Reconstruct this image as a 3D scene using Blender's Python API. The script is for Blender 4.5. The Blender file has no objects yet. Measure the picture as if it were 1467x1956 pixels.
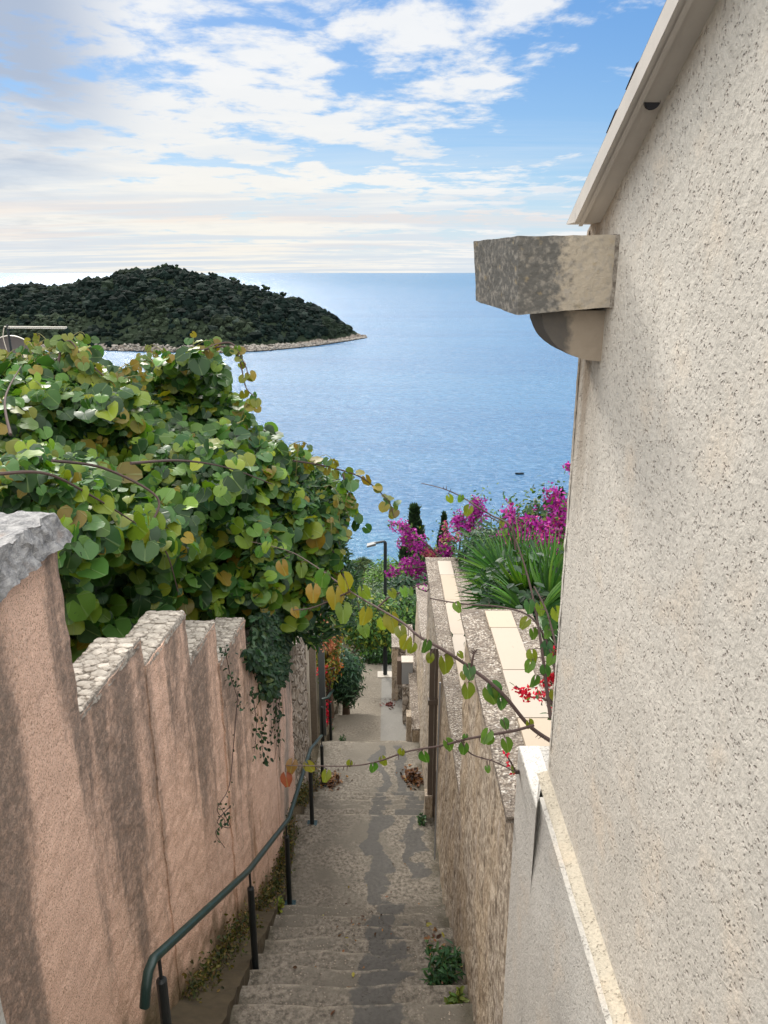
import bpy, bmesh, math, random
import numpy as np
from mathutils import Vector, Matrix, noise as mnoise
R = math.radians
rng = np.random.default_rng(7); random.seed(7)
scn = bpy.context.scene
# ------------------------------------------------------------------ camera
TH = R(17.3); F = 1470.0
cd = bpy.data.cameras.new('camera'); cam = bpy.data.objects.new('camera', cd)
scn.collection.objects.link(cam); scn.camera = cam
cam.location = (0, 0, 0); cam.rotation_euler = (R(90) - TH, 0, 0)
cd.sensor_fit = 'VERTICAL'; cd.sensor_height = 36; cd.sensor_width = 27; cd.lens = 36 * F / 1956
cd.clip_start = 0.05; cd.clip_end = 90000
CT, ST = math.cos(TH), math.sin(TH)
# ------------------------------------------------------------------ node helpers
def nd(nt, t, ins=None, **props):
    n = nt.nodes.new(t)
    for k, v in props.items(): setattr(n, k, v)
    for k, v in (ins or {}).items():
        s = n.inputs[k]
        if isinstance(v, bpy.types.NodeSocket): nt.links.new(v, s)
        else: s.default_value = v
    return n
def M_(nt, op, a, b=0.0, c=0.0, clamp=False):
    return nd(nt, 'ShaderNodeMath', {0: a, 1: b, 2: c}, operation=op, use_clamp=clamp).outputs[0]
def noi(nt, v, s, d=4, r=.55, w=0.0):
    return nd(nt, 'ShaderNodeTexNoise', {'Vector': v, 'Scale': s, 'Detail': d, 'Roughness': r, 'Distortion': w}).outputs[0]
def vor(nt, v, s, feature='F1', out='Distance', rand=1.0):
    return nd(nt, 'ShaderNodeTexVoronoi', {'Vector': v, 'Scale': s, 'Randomness': rand}, feature=feature).outputs[out]
def ss(nt, x, a, b, lo=0.0, hi=1.0):
    return nd(nt, 'ShaderNodeMapRange', {'Value': x, 'From Min': a, 'From Max': b, 'To Min': lo, 'To Max': hi}, interpolation_type='SMOOTHSTEP').outputs[0]
def C4(c): return (c[0], c[1], c[2], 1.0)
def mix(nt, f, a, b, mode='MIX'):
    n = nt.nodes.new('ShaderNodeMix'); n.data_type = 'RGBA'; n.blend_type = mode
    for s, v in ((n.inputs[0], f), (n.inputs[6], a), (n.inputs[7], b)):
        if isinstance(v, bpy.types.NodeSocket): nt.links.new(v, s)
        else: s.default_value = C4(v) if isinstance(v, tuple) else v
    return n.outputs[2]
def vscale(nt, v, s):
    return nd(nt, 'ShaderNodeVectorMath', {0: v, 1: s}, operation='MULTIPLY').outputs[0]
def xyz(nt, v):
    o = nd(nt, 'ShaderNodeSeparateXYZ', {0: v}).outputs; return o[0], o[1], o[2]
# ------------------------------------------------------------------ sky, sun, exposure
SUN_EL, SUN_AZ = R(33), R(-19)          # azimuth from +Y towards +X
SKYS = 0.10
world = bpy.data.worlds.new('World'); scn.world = world; world.use_nodes = True
nt = world.node_tree; nt.nodes.clear()
sky = nd(nt, 'ShaderNodeTexSky', sky_type='NISHITA', sun_disc=False, sun_elevation=SUN_EL, sun_rotation=SUN_AZ,
         air_density=1.0, dust_density=0.3, ozone_density=2.5, altitude=50)
tc = nd(nt, 'ShaderNodeTexCoord').outputs['Generated']
x, y, z = xyz(nt, tc)
zz = M_(nt, 'ADD', M_(nt, 'MAXIMUM', z, 0.0), 0.055)
px_ = M_(nt, 'DIVIDE', x, zz); py_ = M_(nt, 'DIVIDE', y, zz)
pv = nd(nt, 'ShaderNodeCombineXYZ', {0: px_, 1: py_, 2: 0.0}).outputs[0]
az = M_(nt, 'ARCTAN2', x, y)                                   # + right, radians
n1 = noi(nt, pv, 0.42, 9, .58, .25)                            # big masses
n2 = noi(nt, vscale(nt, pv, (1, .8, 1)), 1.9, 8, .62, .3)       # ripples
n4 = noi(nt, pv, 5.2, 5, .6, .2)
n3 = noi(nt, vscale(nt, pv, (.25, 1, 1)), .55, 7, .62, .4)      # streaks near the horizon
dens = M_(nt, 'ADD', M_(nt, 'MULTIPLY', n1, .46), M_(nt, 'MULTIPLY', n2, .39)); dens = M_(nt, 'ADD', dens, M_(nt, 'MULTIPLY', n4, .15))
cov = ss(nt, az, -.5, .42, .080, -.016)                          # more cloud to the left
hz = ss(nt, z, .03, .17, .05, 0.0)
dd = M_(nt, 'ADD', M_(nt, 'ADD', dens, cov), hz)
cl = ss(nt, dd, .498, .572)
st = M_(nt, 'MULTIPLY', ss(nt, n3, .45, .62), ss(nt, z, .02, .20, .85, 0.0))
cl = M_(nt, 'MAXIMUM', cl, st)
thick = ss(nt, dd, .60, .80)
shade = mix(nt, thick, (5.7, 5.8, 5.9), (3.2, 3.7, 4.4))
lit = ss(nt, noi(nt, pv, 1.1, 6, .6), .35, .65)
shade = mix(nt, M_(nt, 'MULTIPLY', lit, .35), shade, (6.5, 6.4, 6.2))
warm = M_(nt, 'MULTIPLY', ss(nt, z, .0, .28, 1, 0), ss(nt, M_(nt, 'ABSOLUTE', M_(nt, 'ADD', az, .22)), .0, .55, 1, 0))
shade = mix(nt, M_(nt, 'MULTIPLY', warm, .7), shade, (6.2, 5.8, 5.0))
grey = M_(nt, 'MULTIPLY', ss(nt, M_(nt, 'ADD', az, M_(nt, 'MULTIPLY', n1, .12)), -.33, -.19, 1, 0), ss(nt, M_(nt, 'ADD', z, M_(nt, 'MULTIPLY', n1, .3)), .24, .33))
shade = mix(nt, M_(nt, 'MULTIPLY', grey, .9), shade, (2.5, 3.0, 3.9))
hb = M_(nt, 'MULTIPLY', ss(nt, z, .04, .20, 1, 0), ss(nt, noi(nt, vscale(nt, pv, (.3, 1, 1)), .9, 6, .6, .3), .42, .58)); shade = mix(nt, M_(nt, 'MULTIPLY', hb, .65), shade, (3.9, 4.5, 5.2))
pk = M_(nt, 'MULTIPLY', ss(nt, M_(nt, 'ABSOLUTE', M_(nt, 'SUBTRACT', z, .055)), .012, .035, 1, 0), ss(nt, n3, .46, .56)); shade = mix(nt, M_(nt, 'MULTIPLY', pk, .4), shade, (5.8, 4.8, 4.2))
skyc = nd(nt, 'ShaderNodeHueSaturation', {'Saturation': 1.25, 'Value': .60, 'Color': sky.outputs[0]}).outputs[0]
skyc = mix(nt, .55, skyc, mix(nt, ss(nt, z, .02, .30), (2.5, 4.1, 5.8), (1.05, 2.55, 5.4)))
skyc = mix(nt, ss(nt, z, .0, .12, .85, 0.0), skyc, (4.3, 4.9, 5.5))
col = mix(nt, M_(nt, 'MULTIPLY', cl, .94), skyc, shade)
col = mix(nt, ss(nt, z, -.02, .0, 1, 0), col, (1.6, 1.9, 2.3))
ov = M_(nt, 'MAXIMUM', ss(nt, z, .31, .55), ss(nt, y, .15, -.3))
col = mix(nt, M_(nt, 'MULTIPLY', M_(nt, 'MULTIPLY', ov, ss(nt, z, -.01, .05)), .88), col, (6.15, 5.97, 5.65))
# unseen sky overhead and behind the camera, brightness added to fill the shaded alley
bri = M_(nt, 'MAXIMUM', ss(nt, z, .33, .75, 1.0, 3.1), ss(nt, y, .1, -.5, 1.0, 2.2))
bri = nd(nt, 'ShaderNodeCombineXYZ', {0: bri, 1: bri, 2: bri}).outputs[0]
col = mix(nt, 1.0, col, bri, 'MULTIPLY')
bg = nd(nt, 'ShaderNodeBackground', {'Color': col, 'Strength': SKYS})
nt.links.new(bg.outputs[0], nd(nt, 'ShaderNodeOutputWorld').inputs[0])
sd = bpy.data.lights.new('sun', 'SUN'); sd.energy = 1.8; sd.angle = R(14); sd.color = (1, .95, .87)
sun = bpy.data.objects.new('sun', sd); scn.collection.objects.link(sun)
sdir = Vector((math.sin(SUN_AZ) * math.cos(SUN_EL), math.cos(SUN_AZ) * math.cos(SUN_EL), math.sin(SUN_EL)))
sun.rotation_euler = sdir.to_track_quat('Z', 'Y').to_euler(); sun.location = (-20, 20, 30)
scn.view_settings.view_transform = 'Standard'; scn.view_settings.look = 'None'
scn.view_settings.exposure = 0.68; scn.view_settings.gamma = 1
# ------------------------------------------------------------------ geometry helpers
def ray(px, py):
    dx, dy = (px - 733.5) / F, (978 - py) / F
    return np.array([dx, CT + dy * ST, -ST + dy * CT])
def at(px, py, d=None, Y=None, X=None, z=None):
    r = ray(px, py)
    if d is not None: k = d
    elif Y is not None: k = Y / r[1]
    elif X is not None: k = X / r[0]
    else: k = z / r[2]
    return r * k
def cv(o): scn.collection.objects.link(o); return o
def tag(o, label=None, cat=None, group=None, kind=None):
    if label: o['label'] = label
    if cat: o['category'] = cat
    if group: o['group'] = group
    if kind: o['kind'] = kind
    return o
def thing(name, label, cat, loc=(0, 0, 0), group=None):
    o = bpy.data.objects.new(name, None); o.empty_display_size = .1; o.location = loc
    return tag(cv(o), label, cat, group)
class MB:
    def __init__(s): s.v = []; s.f = []; s.mi = []; s.att = {}; s.n = 0
    def add(s, V, Fc, mi=0, **att):
        V = np.asarray(V, float); b = s.n; s.v.append(V); s.n += len(V)
        Fa = Fc if isinstance(Fc, np.ndarray) else None
        if Fa is not None: s.f.append(Fa + b); s.mi += [mi] * len(Fa)
        else:
            for f in Fc: s.f.append(np.array([f]) + b); s.mi.append(mi)
        for k in set(list(att) + list(s.att)):
            if k not in s.att: s.att[k] = [np.zeros((b, 3))]
            a = att.get(k)
            a = np.zeros((len(V), 3)) if a is None else np.asarray(a, float)
            if a.ndim == 1: a = np.tile(a, (len(V), 1))
            s.att[k].append(a)
        return s
    def box(s, a, b, mi=0):
        x0, y0, z0 = a; x1, y1, z1 = b
        V = [(x0,y0,z0),(x1,y0,z0),(x1,y1,z0),(x0,y1,z0),(x0,y0,z1),(x1,y0,z1),(x1,y1,z1),(x0,y1,z1)]
        return s.add(V, np.array([(0,3,2,1),(4,5,6,7),(0,1,5,4),(1,2,6,5),(2,3,7,6),(3,0,4,7)]), mi)
    def build(s, name, mats, parent=None, smooth=False, origin=None):
        V = np.concatenate(s.v) if s.v else np.zeros((0, 3))
        if parent is not None: off = np.array(parent.matrix_world.translation if False else chain(parent))
        elif origin is not None: off = np.array(origin, float)
        else: off = np.zeros(3)
        own = np.zeros(3)
        me = bpy.data.meshes.new(name)
        counts = np.concatenate([np.full(len(f), f.shape[1]) for f in s.f]).astype(np.int32)
        loops = np.concatenate([f.reshape(-1) for f in s.f]).astype(np.int32)
        me.vertices.add(len(V)); me.vertices.foreach_set('co', (V - off).astype(np.float32).reshape(-1))
        me.loops.add(len(loops)); me.loops.foreach_set('vertex_index', loops)
        me.polygons.add(len(counts))
        me.polygons.foreach_set('loop_start', np.concatenate([[0], np.cumsum(counts)[:-1]]).astype(np.int32))
        me.polygons.foreach_set('loop_total', counts)
        me.polygons.foreach_set('material_index', np.array(s.mi, np.int32))
        me.polygons.foreach_set('use_smooth', np.full(len(counts), smooth))
        for k, L in s.att.items():
            a = me.attributes.new(k, 'FLOAT_VECTOR', 'POINT')
            a.data.foreach_set('vector', np.concatenate(L).astype(np.float32).reshape(-1))
        for m in (mats if isinstance(mats, (list, tuple)) else [mats]): me.materials.append(m)
        me.update(); me.validate()
        o = cv(bpy.data.objects.new(name, me))
        if parent is not None: o.parent = parent
        elif origin is not None: o.location = origin
        return o
def chain(o):
    p = Vector((0, 0, 0))
    while o is not None: p = p + o.location; o = o.parent
    return p
def fbm(p, s, o=3):
    return mnoise.fractal(Vector(p) * s, 1.0, 2.0, o)
def rough(mb, c8, step=.05, amp=.006, fs=8, mi=0, skip=(), octv=4):
    """8 corners (bottom 4 ccw, top 4 ccw) -> noisy subdivided block"""
    c = [np.array(p, float) for p in c8]
    quads = {'bottom': (0,3,2,1), 'top': (4,5,6,7), 'a': (0,1,5,4), 'b': (1,2,6,5), 'c': (2,3,7,6), 'd': (3,0,4,7)}
    for k, q in quads.items():
        if k in skip: continue
        p0, p1, p2, p3 = [c[i] for i in q]
        nu = max(1, int(max(np.linalg.norm(p1-p0), np.linalg.norm(p2-p3)) / step)); nv = max(1, int(max(np.linalg.norm(p3-p0), np.linalg.norm(p2-p1)) / step))
        nu = min(nu, 160); nv = min(nv, 160)
        V = []
        for j in range(nv + 1):
            for i in range(nu + 1):
                u, v = i / nu, j / nv
                p = (p0*(1-u)+p1*u)*(1-v) + (p3*(1-u)+p2*u)*v
                dv = np.array([fbm(p, fs, octv), fbm(p + 31.7, fs, octv), fbm(p + 77.1, fs, octv)]) * amp
                V.append(p + dv)
        Fc = [(j*(nu+1)+i, j*(nu+1)+i+1, (j+1)*(nu+1)+i+1, (j+1)*(nu+1)+i) for j in range(nv) for i in range(nu)]
        mb.add(V, np.array(Fc), mi)
    return mb
def boxc(x0, x1, y0, y1, z0, z1):
    return [(x0,y0,z0),(x1,y0,z0),(x1,y1,z0),(x0,y1,z0),(x0,y0,z1),(x1,y0,z1),(x1,y1,z1),(x0,y1,z1)]
def smoothpath(P, n=8):
    P = [np.array(p, float) for p in P]; out = []
    for i in range(len(P) - 1):
        p0 = P[max(i-1, 0)]; p1 = P[i]; p2 = P[i+1]; p3 = P[min(i+2, len(P)-1)]
        for k in range(n):
            t = k / n
            out.append(.5*((2*p1)+(-p0+p2)*t+(2*p0-5*p1+4*p2-p3)*t*t+(-p0+3*p1-3*p2+p3)*t**3))
    out.append(P[-1]); return out
def tube(mb, P, r, seg=8, mi=0, cap=True, **att):
    P = [np.array(p, float) for p in P]; n = len(P)
    rr = np.interp(np.linspace(0, 1, n), np.linspace(0, 1, len(r)), r) if hasattr(r, '__len__') else np.full(n, r)
    V = []; up = np.array([0.13, .21, 1.0])
    for i in range(n):
        t = P[min(i+1, n-1)] - P[max(i-1, 0)]; t /= (np.linalg.norm(t) + 1e-9)
        a = np.cross(t, up)
        if np.linalg.norm(a) < .05: a = np.cross(t, np.array([1., 0, 0]))
        a /= np.linalg.norm(a); b = np.cross(t, a); up = np.cross(a, t) if np.linalg.norm(np.cross(a, t)) > 0 else up
        for k in range(seg):
            w = 2*math.pi*k/seg; V.append(P[i] + rr[i]*(math.cos(w)*a + math.sin(w)*b))
    Fc = [(i*seg+k, i*seg+(k+1)%seg, (i+1)*seg+(k+1)%seg, (i+1)*seg+k) for i in range(n-1) for k in range(seg)]
    mb.add(V, np.array(Fc), mi, **att)
    if cap:
        mb.add(V[:seg], [tuple(range(seg))], mi, **att); mb.add(V[-seg:], [tuple(range(seg))[::-1]], mi, **att)
    return mb
def ico(sub=1):
    bm = bmesh.new(); bmesh.ops.create_icosphere(bm, subdivisions=sub, radius=1)
    V = np.array([v.co[:] for v in bm.verts]); Fc = np.array([[v.index for v in f.verts] for f in bm.faces]); bm.free(); return V, Fc
ICO1 = ico(1); ICO2 = ico(2); ICO3 = ico(3)
def blobs(mb, pos, rad, base=ICO2, jit=.18, mi=0, flat=.8, tint=None):
    V0, F0 = base; n = len(pos); k = len(V0)
    J = 1 + jit * rng.standard_normal((n, k, 1)) 
    ang = rng.uniform(0, 6.28, n); c, s = np.cos(ang), np.sin(ang)
    rot = np.zeros((n, 3, 3)); rot[:, 0, 0] = c; rot[:, 0, 1] = -s; rot[:, 1, 0] = s; rot[:, 1, 1] = c; rot[:, 2, 2] = flat
    rad = np.broadcast_to(np.asarray(rad, float).reshape(-1, 1) if np.ndim(rad) == 1 else np.asarray(rad, float), (n, 3) if np.ndim(rad) == 2 else (n, 1))
    V = np.einsum('nij,nkj->nki', rot, V0[None] * J) * rad[:, None, :] + np.asarray(pos)[:, None, :]
    Fc = (F0[None] + (np.arange(n) * k)[:, None, None]).reshape(-1, 3)
    att = {}
    if tint is not None: att['tint'] = np.repeat(tint, k, 0)
    mb.add(V.reshape(-1, 3), Fc, mi, **att)
# ---- leaf templates: (verts, polys, luv)
def leaf_round(fold=.10, droop=.35, nper=14, tip=.10):
    V = [(0.0, 0, 0)]
    for i in range(nper):
        a = 2*math.pi*(i+.5)/nper - math.pi
        r = .5 * (1 + tip*math.exp(-(a/.30)**2) - .42*math.exp(-((abs(a)-math.pi)/.33)**2))
        V.append((r*math.cos(a), r*math.sin(a)*1.02, 0))
    V = np.array(V); luv = V.copy()
    ph = 1.3*fold*30
    V[:, 2] = fold*np.abs(V[:, 1])*1.2 - droop*V[:, 0]**2*.9 - .25*droop*V[:, 1]**2 + .085*np.sin(7*np.arctan2(V[:, 1], V[:, 0]) + ph)*np.hypot(V[:, 0], V[:, 1])
    V[:, 0] += .42
    T = np.array([(0, i, i % nper + 1) for i in range(1, nper + 1) if i != nper])
    return V, T, luv
def leaf_heart(fold=.2, droop=.4, nper=12):
    V = [(0.0, 0, 0)]
    for i in range(nper):
        a = 2*math.pi*(i+.5)/nper - math.pi
        r = .45*(1 + .55*math.exp(-(a/.38)**2) - .13*math.exp(-((abs(a)-math.pi)/.4)**2))
        V.append((r*math.cos(a), r*math.sin(a)*.85, 0))
    V = np.array(V); luv = V.copy()
    V[:, 2] = fold*np.abs(V[:, 1]) - droop*V[:, 0]**2 + .03*np.sin(5*V[:, 0]*4)
    V[:, 0] += .35
    T = np.array([(0, i, i % nper + 1) for i in range(1, nper + 1) if i != nper])
    return V, T, luv
def leaf_lance(w=.14, droop=.25):
    V = np.array([(0,0,0),(.3,w,0),(.7,w*.8,0),(1,0,0),(.7,-w*.8,0),(.3,-w,0),(.5,0,-.05)], float); luv = V - [.5, 0, 0]
    V[:, 2] -= droop*V[:, 0]**2
    return V, np.array([(6,0,5),(6,5,4),(6,4,3),(6,3,2),(6,2,1),(6,1,0)]), luv
def leaf_oval():
    V = np.array([(0,0,0),(.35,.26,.05),(.75,.22,.03),(1,0,-.06),(.75,-.22,.03),(.35,-.26,.05),(.5,0,-.02)], float); luv = V - [.5, 0, 0]
    return V, np.array([(6,0,5),(6,5,4),(6,4,3),(6,3,2),(6,2,1),(6,1,0)]), luv
def scatter(mb, tmpl, pos, nrm, tip, size, tint, mi=0):
    """instances of a leaf template"""
    V0, T0, L0 = tmpl; n = len(pos); k = len(V0)
    nrm = nrm / (np.linalg.norm(nrm, axis=1, keepdims=True) + 1e-9)
    tip = tip - nrm*np.sum(tip*nrm, 1, keepdims=True); tip /= (np.linalg.norm(tip, axis=1, keepdims=True) + 1e-9)
    side = np.cross(nrm, tip); B = np.stack([tip, side, nrm], 2)
    V = np.einsum('nij,kj->nki', B, V0) * np.asarray(size).reshape(-1, 1, 1) + pos[:, None, :]
    Fc = (T0[None] + (np.arange(n)*k)[:, None, None]).reshape(-1, T0.shape[1])
    mb.add(V.reshape(-1, 3), Fc, mi, tint=np.repeat(tint, k, 0), luv=np.tile(L0, (n, 1)))
def rnd(n, s=1.0): return rng.standard_normal((n, 3)) * s
def pick(n, cols, probs=None, var=.15):
    cols = np.array(cols, float); i = rng.choice(len(cols), n, p=probs)
    return np.clip(cols[i] * (1 + var*rng.standard_normal((n, 1))) * (1 + .06*rng.standard_normal((n, 3))), 0.002, .9)
# ------------------------------------------------------------------ materials
def mat(name):
    m = bpy.data.materials.new(name); m.use_nodes = True; nt = m.node_tree; nt.nodes.clear()
    out = nd(nt, 'ShaderNodeOutputMaterial'); pos = nd(nt, 'ShaderNodeNewGeometry').outputs['Position']
    return m, nt, out, pos
def fin(nt, out, colr, rough=.85, h=None, bs=.5, bd=.01, spec=.3, metal=0.0, extra=None):
    ins = {'Base Color': colr if isinstance(colr, bpy.types.NodeSocket) else C4(colr), 'Roughness': rough, 'Specular IOR Level': spec, 'Metallic': metal}
    ins.update(extra or {})
    b = nd(nt, 'ShaderNodeBsdfPrincipled', ins)
    if h is not None:
        bp = nd(nt, 'ShaderNodeBump', {'Height': h, 'Strength': bs, 'Distance': bd}); nt.links.new(bp.outputs[0], b.inputs['Normal'])
    nt.links.new(b.outputs[0], out.inputs[0]); return b
def simple(name, c, rough=.6, metal=0.0, nz=.12, sc=20, spec=.4):
    m, nt, out, pos = mat(name); n = noi(nt, pos, sc, 4)
    cc = mix(nt, n, tuple(v*(1-nz) for v in c), tuple(min(1, v*(1+nz)) for v in c))
    fin(nt, out, cc, rough, n, .15, .003, spec, metal); return m
def leafmat(name, transl=.35, rough=.45, vein=True, tcol=(1.6, 1.5, .35)):
    m, nt, out, pos = mat(name)
    t = nd(nt, 'ShaderNodeAttribute', attribute_name='tint').outputs['Color']
    c = mix(nt, noi(nt, pos, 30, 3), t, mix(nt, .5, t, (.9, .95, .5), 'MULTIPLY'))
    h = None
    if vein:
        l = nd(nt, 'ShaderNodeAttribute', attribute_name='luv').outputs['Vector']; lx, ly, lz = xyz(nt, l)
        ang = M_(nt, 'ARCTAN2', ly, M_(nt, 'ADD', lx, .45))
        v = M_(nt, 'ABSOLUTE', M_(nt, 'SINE', M_(nt, 'MULTIPLY', ang, 3.1)))
        v = ss(nt, v, .0, .22, 1, 0)
        c = mix(nt, M_(nt, 'MULTIPLY', v, .26), c, (.25, .34, .15)); h = v
    b = fin(nt, out, c, rough, h, .5, .004, .35)
    tr = nd(nt, 'ShaderNodeBsdfTranslucent', {'Color': mix(nt, 1.0, c, tcol, 'MULTIPLY')})
    mx = nd(nt, 'ShaderNodeMixShader', {0: transl, 1: b.outputs[0], 2: tr.outputs[0]})
    nt.links.new(mx.outputs[0], out.inputs[0]); return m
MAT = {}
def stucco(name, base, dark, sc=1.0, stain_shade=False, pit=1.0):
    m, nt, out, pos = mat(name); X, Y, Z = xyz(nt, pos)
    a = noi(nt, pos, 85*sc, 5, .65); b = noi(nt, pos, 34*sc, 3, .6); big = noi(nt, pos, 2.2, 4)
    vd = vor(nt, nd(nt, 'ShaderNodeVectorMath', {0: pos, 1: vscale(nt, nd(nt, 'ShaderNodeTexNoise', {'Vector': pos, 'Scale': 60.0}).outputs['Color'], (.012, .012, .012))}, operation='ADD').outputs[0], 85*sc); gate = noi(nt, pos, 30*sc, 3)
    p = M_(nt, 'MULTIPLY', ss(nt, vd, .20, .42, 1, 0), ss(nt, gate, .44, .62))
    c = mix(nt, ss(nt, big, .3, .7), base, tuple(v*.86 for v in base))
    c = mix(nt, ss(nt, noi(nt, pos, 5, 3), .5, .75), c, (base[0]*.98, base[1]*.92, base[2]*.86))
    c = mix(nt, ss(nt, noi(nt, vscale(nt, pos, (1, 1, .12)), 5, 5, .6), .50, .72, 0, .35), c, tuple(v*.70 for v in base))
    c = mix(nt, ss(nt, a, .38, .60, .45, 0), c, tuple(v*.62 for v in base))
    c = mix(nt, M_(nt, 'MULTIPLY', p, .22*pit), c, dark)
    if stain_shade:
        # damp run-off down the corner below the stone spout; eave shade and grime painted along the verge
        s1 = M_(nt, 'MULTIPLY', ss(nt, Y, 2.16, 2.42), ss(nt, Z, -1.0, -.2))
        s1 = M_(nt, 'MULTIPLY', s1, ss(nt, noi(nt, vscale(nt, pos, (1, 9, 1.2)), 1.5, 4), .2, .6))
        c = mix(nt, M_(nt, 'MULTIPLY', s1, .85), c, (.21, .15, .095))
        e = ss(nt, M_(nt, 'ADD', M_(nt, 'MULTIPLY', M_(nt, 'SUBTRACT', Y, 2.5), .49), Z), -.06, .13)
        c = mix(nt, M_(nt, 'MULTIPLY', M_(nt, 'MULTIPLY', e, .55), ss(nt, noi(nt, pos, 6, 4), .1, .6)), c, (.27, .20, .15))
    h = M_(nt, 'SUBTRACT', M_(nt, 'ADD', M_(nt, 'MULTIPLY', a, .5), M_(nt, 'MULTIPLY', b, .7)), M_(nt, 'MULTIPLY', p, .9))
    fin(nt, out, c, .92, h, .75, .010, .15); return m
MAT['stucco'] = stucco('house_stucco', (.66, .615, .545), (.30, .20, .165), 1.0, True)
MAT['stucco2'] = stucco('plinth_stucco', (.60, .575, .53), (.22, .18, .15), 1.25, False, .7)
MAT['cream'] = stucco('cream_bead', (.58, .52, .42), (.25, .18, .11), 1.3, False, .6)
MAT['lit_top'] = stucco('plinth_lit_top', (.80, .77, .72), (.4, .36, .3), 1.3, False, .5)  # plinth stucco made whiter: brightness from the open sky put into the colour
MAT['verge'] = simple('verge_concrete', (.50, .46, .42), .85, nz=.18, sc=9)
# weathered stone of the spout
m, nt, out, pos = mat('weathered_stone'); X, Y, Z = xyz(nt, pos)
n = noi(nt, pos, 14, 6, .65); n2_ = noi(nt, vscale(nt, pos, (1, 1, .35)), 7, 4)
lich = M_(nt, 'ADD', M_(nt, 'ADD', n2_, M_(nt, 'MULTIPLY', M_(nt, 'SUBTRACT', noi(nt, pos, 38, 4), .5), .8)), ss(nt, X, .42, .62, .20, -.28))
c = mix(nt, ss(nt, lich, .38, .60), (.44, .38, .30), (.135, .13, .12))
c = mix(nt, ss(nt, noi(nt, pos, 55, 4), .45, .7, 0, .7), c, (.34, .31, .27))
c = mix(nt, ss(nt, noi(nt, pos, 30, 3), .60, .75, 0, .6), c, (.38, .30, .18))
fin(nt, out, c, .95, M_(nt, 'ADD', n, noi(nt, pos, 70, 4)), .55, .007, .1); MAT['stone'] = m
m, nt, out, pos = mat('corbel_stone'); X, Y, Z = xyz(nt, pos)
msk = ss(nt, M_(nt, 'ADD', M_(nt, 'MULTIPLY', noi(nt, pos, 18, 4), .10), X), .565, .60, 1, 0)
c = mix(nt, msk, (.36, .30, .235), (.10, .095, .09)); c = mix(nt, noi(nt, pos, 40, 4), c, mix(nt, .4, c, (.2, .16, .12)))
fin(nt, out, c, .9, noi(nt, pos, 50, 5), .5, .006, .15); MAT['corbel'] = m
# peach rendered wall with run-off stains
m, nt, out, pos = mat('peach_render'); X, Y, Z = xyz(nt, pos)
g = noi(nt, pos, 150, 4, .7); g2 = noi(nt, pos, 45, 4, .6)
c = mix(nt, noi(nt, pos, 3.0, 4), (.84, .56, .42), (.71, .465, .345))
c = mix(nt, ss(nt, Y, 5.2, 7.5), c, (.78, .56, .47))
c = mix(nt, ss(nt, g, .52, .66, 0, .6), c, (.92, .74, .60)); c = mix(nt, ss(nt, g, .37, .48, .9, 0), c, (.24, .16, .11))
stv = nd(nt, 'ShaderNodeCombineXYZ', {0: M_(nt, 'MULTIPLY', X, .5), 1: Y, 2: M_(nt, 'MULTIPLY', Z, .13)}).outputs[0]
s1 = noi(nt, stv, 2.9, 6, .62, .15); s2 = noi(nt, stv, 7.5, 5, .6)
topz = M_(nt, 'ADD', Z, M_(nt, 'MULTIPLY', Y, .40))      # follows the stepped wall tops (about -0.4 at the tops)
up = ss(nt, topz, -2.6, -.5, -.08, .09)
sm = M_(nt, 'ADD', M_(nt, 'ADD', M_(nt, 'MULTIPLY', s1, .6), M_(nt, 'MULTIPLY', s2, .4)), up)
def band(c0, w, k):
    return M_(nt, 'MULTIPLY', ss(nt, M_(nt, 'ABSOLUTE', M_(nt, 'SUBTRACT', M_(nt, 'ADD', Y, M_(nt, 'MULTIPLY', s2, .16)), c0 + .08)), w*.4, w, 1, 0), k)
for c0, w, k in ((3.22, .24, .14), (2.08, .22, .15), (2.55, .24, -.15), (3.75, .14, -.11), (4.45, .28, .09), (5.2, .4, .08), (6.6, .35, .08), (6.1, .2, -.06)):
    sm = M_(nt, 'ADD', sm, band(c0, w, k))
sm = M_(nt, 'ADD', sm, M_(nt, 'MULTIPLY', M_(nt, 'SUBTRACT', M_(nt, 'ADD', M_(nt, 'MULTIPLY', g2, .5), M_(nt, 'MULTIPLY', g, .5)), .5), .42))
smk = ss(nt, sm, .475, .67)
smk = M_(nt, 'MULTIPLY', smk, ss(nt, noi(nt, pos, 28, 5, .7), .25, .6, .55, 1))
c = mix(nt, M_(nt, 'MULTIPLY', smk, .84), c, mix(nt, noi(nt, pos, 6, 3), (.085, .072, .062), (.20, .165, .135)))
rust = M_(nt, 'MULTIPLY', ss(nt, s2, .55, .68), ss(nt, Y, 4.2, 5))
c = mix(nt, M_(nt, 'MULTIPLY', rust, .5), c, (.30, .15, .06))
gr = M_(nt, 'MULTIPLY', ss(nt, M_(nt, 'ABSOLUTE', M_(nt, 'ADD', M_(nt, 'SUBTRACT', Y, 7.15), M_(nt, 'MULTIPLY', M_(nt, 'ADD', Z, 5.3), -.45))), .05, .32, 1, 0), ss(nt, Y, 5.3, 6.2))
c = mix(nt, M_(nt, 'MULTIPLY', M_(nt, 'MULTIPLY', gr, .75), ss(nt, s2, .3, .6, .4, 1)), c, (.22, .24, .235))
hg = M_(nt, 'ADD', M_(nt, 'ADD', Z, M_(nt, 'MULTIPLY', Y, .59)), 2.25)
moss = ss(nt, M_(nt, 'ADD', hg, M_(nt, 'MULTIPLY', M_(nt, 'SUBTRACT', noi(nt, pos, 4, 5), .5), .9)), .12, .5, 1, 0)
c = mix(nt, M_(nt, 'MULTIPLY', moss, .85), c, mix(nt, g2, (.05, .045, .018), (.13, .11, .05)))
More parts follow.
